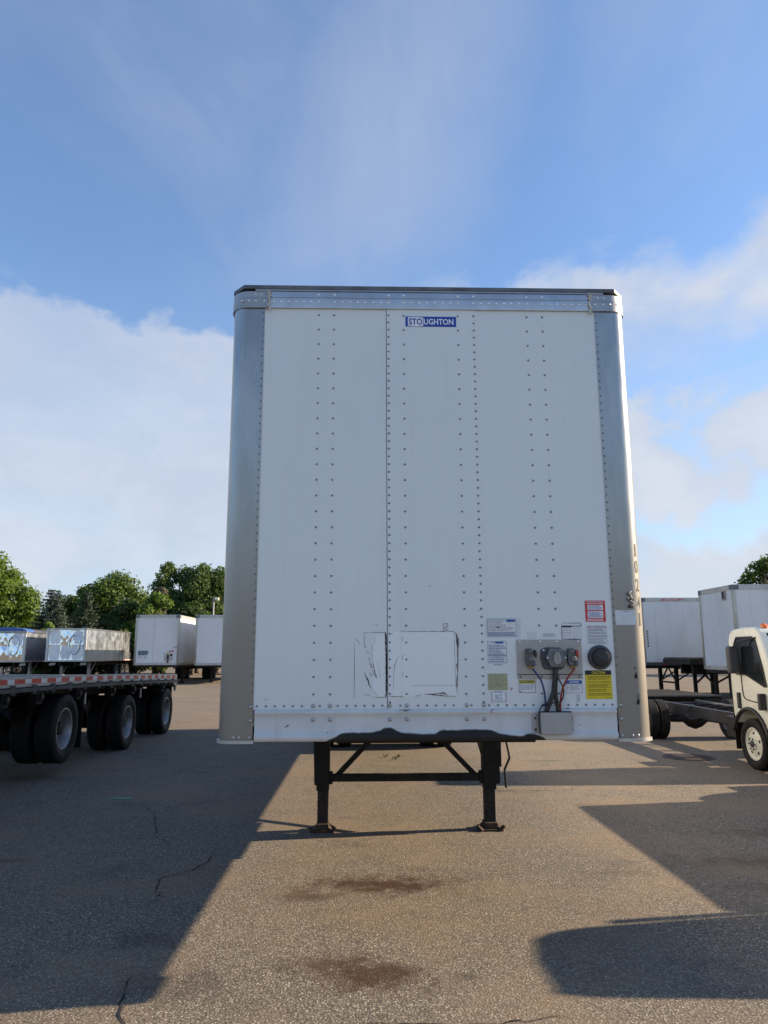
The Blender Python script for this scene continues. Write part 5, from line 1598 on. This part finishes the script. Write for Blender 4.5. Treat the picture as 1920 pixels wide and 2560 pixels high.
        MB().bar((6.45 + dx + s_ * 0.43, yy(10.45), 0.56), (6.45 + dx + s_ * 0.43, yy(11.13), 0.50), 0.07, 0.07).bar((6.45 + dx + s_ * 0.43, yy(11.13), 0.50), (6.45 + dx + s_ * 0.43, yy(11.8), 0.58), 0.07, 0.07).build('leaf_spring', 'dark_steel', T)
    if body:
        MB().box(x0 + 0.0, x1, yy(7.5), yy(11.05), 0.82, 1.48).build('low_body', 'white_paint_far', T, bevel=0.03)
        MB().box(x0 + 0.0, x1, yy(7.5), yy(11.05), 0.30, 0.815).build('side_skirt', 'frame_grey', T)
    return T


cab_truck('white cab-over truck with bare black chassis at the right edge', 0, 0, False)
cab_truck('white cab-over truck with low body just outside the right edge, casting the foreground shadow', 0.0, -6.2, True)

# ------------------------------------------------------------------ small ground things
mh = thing('manhole_cover', 'round rusty manhole cover set in the asphalt left of the truck wheel', 'manhole', (5.05, 8.30, 0))
MB().lathe([(0.002, 0.42), (0.008, 0.42), (0.008, 0.36), (0.005, 0.36), (0.005, 0.004)], 'z', 36, (5.05, 8.30, 0)).build('frame', 'iron', mh)
for i in range(7):
    xx = -0.27 + i * 0.09
    hl = math.sqrt(0.34 ** 2 - xx ** 2)
    MB().box(5.05 + xx - 0.02, 5.05 + xx + 0.02, 8.30 - hl, 8.30 + hl, 0.0055, 0.010).build('rib', 'rusty_steel', mh)
o = MB().add([(-3.56, 5.02, .006), (-3.50, 5.06, .012), (-3.35, 5.05, .008), (-3.27, 5.09, .012), (-3.26, 5.06, .007), (-3.35, 5.00, .006), (-3.48, 5.02, .01)], [(0, 1, 2, 6), (6, 2, 5), (2, 3, 4, 5)]).build('plastic_scrap', 'litter_green')
tag(o, 'small bright green strip of litter on the shaded asphalt', 'litter')
for i, (x, y) in enumerate(((-0.05, 8.55), (0.10, 8.25), (0.16, 8.5))):
    rg = random.Random(300 + i)
    mb = MB()
    for k in range(14):
        a = rg.uniform(0, 6.28)
        L = rg.uniform(0.02, 0.05)
        bx, by = x + rg.gauss(0, .02), y + rg.gauss(0, .02)
        tx, ty_, tz = bx + L * math.cos(a), by + L * math.sin(a), rg.uniform(0.02, 0.07)
        s_ = Vector((-math.sin(a), math.cos(a), 0)) * 0.008
        mb.add([(bx, by, 0), ((bx + tx) / 2 + s_.x, (by + ty_) / 2 + s_.y, tz * .7), (tx, ty_, tz), ((bx + tx) / 2 - s_.x, (by + ty_) / 2 - s_.y, tz * .7)], [(0, 1, 2, 3)])
    o = mb.build('weed', 'weed_green')
    tag(o, ('leftmost small green weed in the asphalt under the trailer', 'nearest small green weed in the asphalt under the trailer', 'rightmost small green weed in the asphalt under the trailer')[i], 'weed', 'weeds in the asphalt')

LPX, LPY = -12.1, 54.0
lp = thing('light_pole', 'thin grey light pole with a small lamp in front of the tall trees', 'light pole', (LPX, LPY, 0))
MB().tube([(LPX, LPY, 0), (LPX, LPY, 6.1)], [0.09, 0.05], 10).build('pole', 'pole_grey', lp, smooth=True)
MB().bar((LPX, LPY, 6.05), (LPX + 0.25, LPY, 6.05), 0.05, 0.05).build('arm', 'pole_grey', lp)
MB().box(LPX + 0.10, LPX + 0.40, LPY - 0.12, LPY + 0.12, 5.86, 6.10).build('lamp_head', 'lamp_glass', lp, bevel=0.03)


# ------------------------------------------------------------------ trees
def leaf_cloud(C, Nn, size, aspect, nprng, name, mat, parent, org):
    """C: (n,3) leaf centres, Nn: (n,3) rough normals -> one mesh of small bent leaves"""
    n = len(C)
    Nn = Nn + nprng.normal(0, 0.55, (n, 3))
    Nn /= np.linalg.norm(Nn, axis=1, keepdims=True) + 1e-9
    rv = nprng.normal(0, 1, (n, 3))
    T_ = np.cross(Nn, rv)
    T_ /= np.linalg.norm(T_, axis=1, keepdims=True) + 1e-9
    B_ = np.cross(Nn, T_)
    s_ = (size * nprng.uniform(0.55, 1.35, n))[:, None]
    a = C - T_ * s_
    b_ = C + B_ * s_ * aspect
    c_ = C + T_ * s_ + Nn * s_ * 0.25
    d_ = C - B_ * s_ * aspect
    V = np.stack([a, b_, c_, d_], 1).reshape(-1, 3) - np.array(org)
    me = bpy.data.meshes.new(name)
    me.vertices.add(4 * n)
    me.vertices.foreach_set('co', V.astype(np.float32).ravel())
    me.loops.add(4 * n)
    me.loops.foreach_set('vertex_index', np.arange(4 * n, dtype=np.int32))
    me.polygons.add(n)
    me.polygons.foreach_set('loop_start', np.arange(0, 4 * n, 4, dtype=np.int32))
    me.polygons.foreach_set('loop_total', np.full(n, 4, dtype=np.int32))
    me.update(calc_edges=True)
    return put(name, me, mat, parent)


def broadleaf(label, x, y, h, rx, crown_lo, mat, seed, nleaf=9000, size=0.15, lobes=26, pointy=0.0, gap=0.0, ry=None, top_bias=0.0, cat='tree', name='broadleaf_tree', group=None, ls=1.0):
    rg = random.Random(seed)
    nr = np.random.default_rng(seed)
    ry = ry or rx
    T = thing(name, label, cat, (x, y, 0), group)
    hc = (h - crown_lo)
    slim = 1.6 if hc > 4.0 * rx else ls
    # lobe centres on and inside the crown envelope
    cs = []
    while len(cs) < lobes:
        u = rg.uniform(0, 1)
        a = rg.uniform(0, 2 * math.pi)
        prof_ = math.sin(math.pi * min(1, (u * 0.86 + 0.14))) ** 0.6 if pointy == 0 else (1 - u) ** 0.7 * (0.35 + 0.65 * min(1, u * 4))
        rr = prof_ * rg.uniform(0.35, 0.86) ** 0.6
        lr = rg.uniform(0.24, 0.42) * min(rx, hc * 0.42) * (0.75 if u > 0.8 else 1) * slim
        cs.append((x + rr * rx * math.cos(a), y + rr * ry * math.sin(a), crown_lo + hc * (0.08 + 0.84 * u), lr))
    cs.append((x + rg.uniform(-.3, .3) * rx * .4, y, h - 0.22 * min(rx, hc * 0.4), 0.24 * min(rx, hc * .42)))
    # trunk and limbs
    tk = MB().tube(spline([(x, y, 0), (x + rg.uniform(-.1, .1), y, crown_lo * 0.6), (x + rg.uniform(-.2, .2), y + rg.uniform(-.2, .2), crown_lo + hc * 0.45), (x + rg.uniform(-.2, .2), y, crown_lo + hc * 0.8)], 4),
                   [max(0.03, 0.032 * h * (1 - i / 13)) for i in range(13)], 8)
    tr = tk.build('trunk', 'bark', T, smooth=True)
    lm_ = MB()
    for c_ in cs[::2]:
        zb = rg.uniform(crown_lo * 0.8, crown_lo + hc * 0.5)
        zb = min(zb, c_[2] - 0.1)
        lm_.tube([(x, y, zb), ((x + c_[0]) / 2, (y + c_[1]) / 2, zb + (c_[2] - zb) * 0.6), c_[:3]], [0.009 * h, 0.006 * h, 0.002 * h], 6)
    lm_.build('limbs', 'bark', tr, smooth=True)
    w_ = np.array([c_[3] ** 2 for c_ in cs])
    size *= 0.82
    cnt = np.maximum(30, (nleaf * 1.7 * w_ / w_.sum()).astype(int))
    CC, NN = [], []
    for c_, k in zip(cs, cnt):
        d = nr.normal(0, 1, (k, 3))
        d /= np.linalg.norm(d, axis=1, keepdims=True)
        r_ = c_[3] * nr.uniform(0.25, 1.0, k) ** 0.45
        r_ *= 1 + 0.35 * np.sin(d[:, 0] * 7 + c_[0] * 3) * np.sin(d[:, 1] * 6 + c_[1]) * np.sin(d[:, 2] * 7 + c_[2])
        P_ = np.array(c_[:3]) + d * r_[:, None] * np.array([1.12, 1.12, 0.92])
        CC.append(P_)
        NN.append(d + np.array([0, 0, 0.35]))
    leaf_cloud(np.concatenate(CC), np.concatenate(NN), size, 0.62, nr, 'crown', mat, T, (x, y, 0))
    return T


def spruce(label, x, y, h, rb, mat, seed, tops=((0, 1.0),), dens=1.0):
    rg = random.Random(seed)
    nr = np.random.default_rng(seed)
    T = thing('spruce_tree', label, 'tree', (x, y, 0))
    tk = MB()
    br = MB()
    CC, NN = [], []
    for (ox, fh) in tops:
        H = h * fh
        tk.tube([(x + ox * 0.2, y, 0), (x + ox * 0.6, y, H * 0.5), (x + ox, y, H * 0.97)], [0.16, 0.10, 0.015], 8)
        z = H * 0.10
        while z < H * 0.985:
            f_ = 1 - z / H
            L0 = rb * (f_ ** 0.80) * (0.8 if len(tops) > 1 else 1)
            nb = max(4, int(9 * f_ + 4))
            a0 = rg.uniform(0, 6.28)
            for k in range(nb):
                a = a0 + 2 * math.pi * k / nb + rg.uniform(-.25, .25)
                L = L0 * rg.uniform(0.68, 1.2) + 0.08
                ca, sa = math.cos(a), math.sin(a)
                base = np.array((x + ox * (0.2 + 0.8 * z / H), y, z))
                rise = 0.35 * f_ + 0.25
                npt = max(10, int(58 * L * dens))
                tt = nr.uniform(0.10, 1.0, npt)
                spread = 0.26 * L * (1.08 - tt) + 0.05
                side = nr.normal(0, 1, npt) * spread * 0.75
                down = -np.abs(nr.normal(0, 1, npt)) * (0.11 + 0.05 * L)
                zz = L * (-0.30 * tt + 0.26 * tt ** 2) + 0.04
                P_ = base + np.stack([ca * tt * L - sa * side, sa * tt * L + ca * side, zz + down * (1.1 - tt * 0.6)], 1)
                CC.append(P_)
                NN.append(np.tile(np.array((ca * 0.5, sa * 0.5, 0.7)), (npt, 1)))
                if L > 0.5 and k % 2 == 0:
                    br.tube([tuple(base), tuple(base + np.array((ca * L * 0.9, sa * L * 0.9, -0.06 * L)))], [0.03, 0.008], 5)
            z += 0.20 + 0.17 * f_
    tr = tk.build('trunk', 'bark', T, smooth=True)
    br.build('branches', 'bark', tr)
    leaf_cloud(np.concatenate(CC), np.concatenate(NN), 0.115, 0.30, nr, 'crown', mat, T, (x, y, 0))
    return T


broadleaf('bright green ragged tree at the far left edge of the photo', -29.9, 55.0, 9.9, 3.5, 1.6, 'leaf_light', 21, 14000, 0.17, 75, ls=0.75)
broadleaf('green tree left of the dark spruce, low and spreading', -28.6, 57.0, 6.0, 2.6, 0.8, 'leaf_mid', 22, 7000, 0.16, 22)
spruce('blue-green two-topped spruce above the polished trailers', -23.7, 52.0, 6.75, 3.3, 'needle', 31, ((-0.16, 1.0), (0.34, 0.965)))
spruce('darker spruce standing right of the two-topped spruce', -22.0, 54.5, 6.8, 2.3, 'needle_dark', 32, ((0, 1.0),), 1.1)
broadleaf('dark round tree top behind the spruces', -25.3, 63.0, 7.9, 2.8, 1.0, 'leaf_dark', 23, 8000, 0.16, 24)
broadleaf('slim light green tree between the two spruces', -23.9, 59.0, 7.0, 1.1, 1.0, 'leaf_mid', 24, 4000, 0.15, 16)
broadleaf('broad round green tree, the widest crown left of the trailer', -21.6, 60.0, 8.75, 3.5, 0.9, 'leaf_mid', 25, 17000, 0.16, 75)
broadleaf('green tree filling in under the broad round crown', -19.6, 57.0, 6.2, 2.3, 0.5, 'leaf_dark', 26, 9000, 0.16, 30)
broadleaf('thin greyish half-bare tree beside the tall tree row', -18.4, 62.0, 7.7, 1.7, 1.0, 'twig_grey', 27, 4500, 0.12, 18)
broadleaf('light green bushy tree above the far box trailer', -17.2, 56.5, 6.75, 2.1, 0.6, 'leaf_light', 28, 9000, 0.15, 26)
broadleaf('narrow tall tree, tallest and leftmost of the tall row', -19.0, 66.0, 10.5, 1.45, 1.5, 'leaf_tall', 29, 8000, 0.16, 48)
broadleaf('second from left of the tall tree row', -17.35, 66.5, 10.0, 1.9, 1.0, 'leaf_tall', 33, 9500, 0.16, 36)
broadleaf('third from left of the tall tree row', -15.75, 66.0, 10.2, 1.9, 1.0, 'leaf_tall', 34, 9500, 0.16, 36)
broadleaf('rightmost tree of the tall row, beside the trailer\'s left post', -14.0, 66.5, 10.05, 1.95, 1.0, 'leaf_tall', 35, 9500, 0.16, 36)
broadleaf('dark tree at the foot of the tall row', -15.0, 60.5, 6.3, 2.6, 0.4, 'leaf_dark', 36, 9000, 0.16, 28)
broadleaf('small yellow-green bush below the two-topped spruce', -22.9, 49.5, 4.05, 1.1, 0.3, 'leaf_light', 37, 3000, 0.13, 12, name='bush', cat='bush')
broadleaf('light green bush behind the long polished trailer', -19.0, 57.0, 4.6, 1.7, 0.3, 'leaf_light', 38, 4500, 0.14, 16, name='bush', cat='bush')
broadleaf('dark bush between the spruces and the round tree', -21.7, 57.0, 4.6, 2.2, 0.2, 'leaf_dark', 39, 6000, 0.15, 18, name='bush', cat='bush')
broadleaf('open-crowned tree above the right-hand trailers', 32.6, 55.0, 9.7, 3.7, 2.0, 'leaf_mid', 40, 6500, 0.16, 70, ls=0.62)

# far-off wood closing the horizon beyond the yard
nr = np.random.default_rng(77)
n_ = 30000
wx_ = nr.uniform(-170, 170, n_)
top = 5.0 + 1.1 * np.sin(wx_ * 0.31) + 0.7 * np.sin(wx_ * 0.83 + 1.0) + 0.5 * np.sin(wx_ * 1.9 + 2.0)
wz = top * nr.uniform(0.02, 1.0, n_) ** 0.8
wy = 150 + nr.normal(0, 1, n_) * 2.0 - 3.0 * np.sin(wx_ * 0.5) * (1 - wz / 8)
o = leaf_cloud(np.stack([wx_, wy, wz], 1), np.tile(np.array((0.3, -0.6, 0.6)), (n_, 1)), 0.55, 0.7, nr, 'far_woods', 'leaf_mid', None, (0, 0, 0))
o['kind'] = 'stuff'
o['label'] = 'low far-off green wood along the horizon behind the yard'
o['category'] = 'woods'
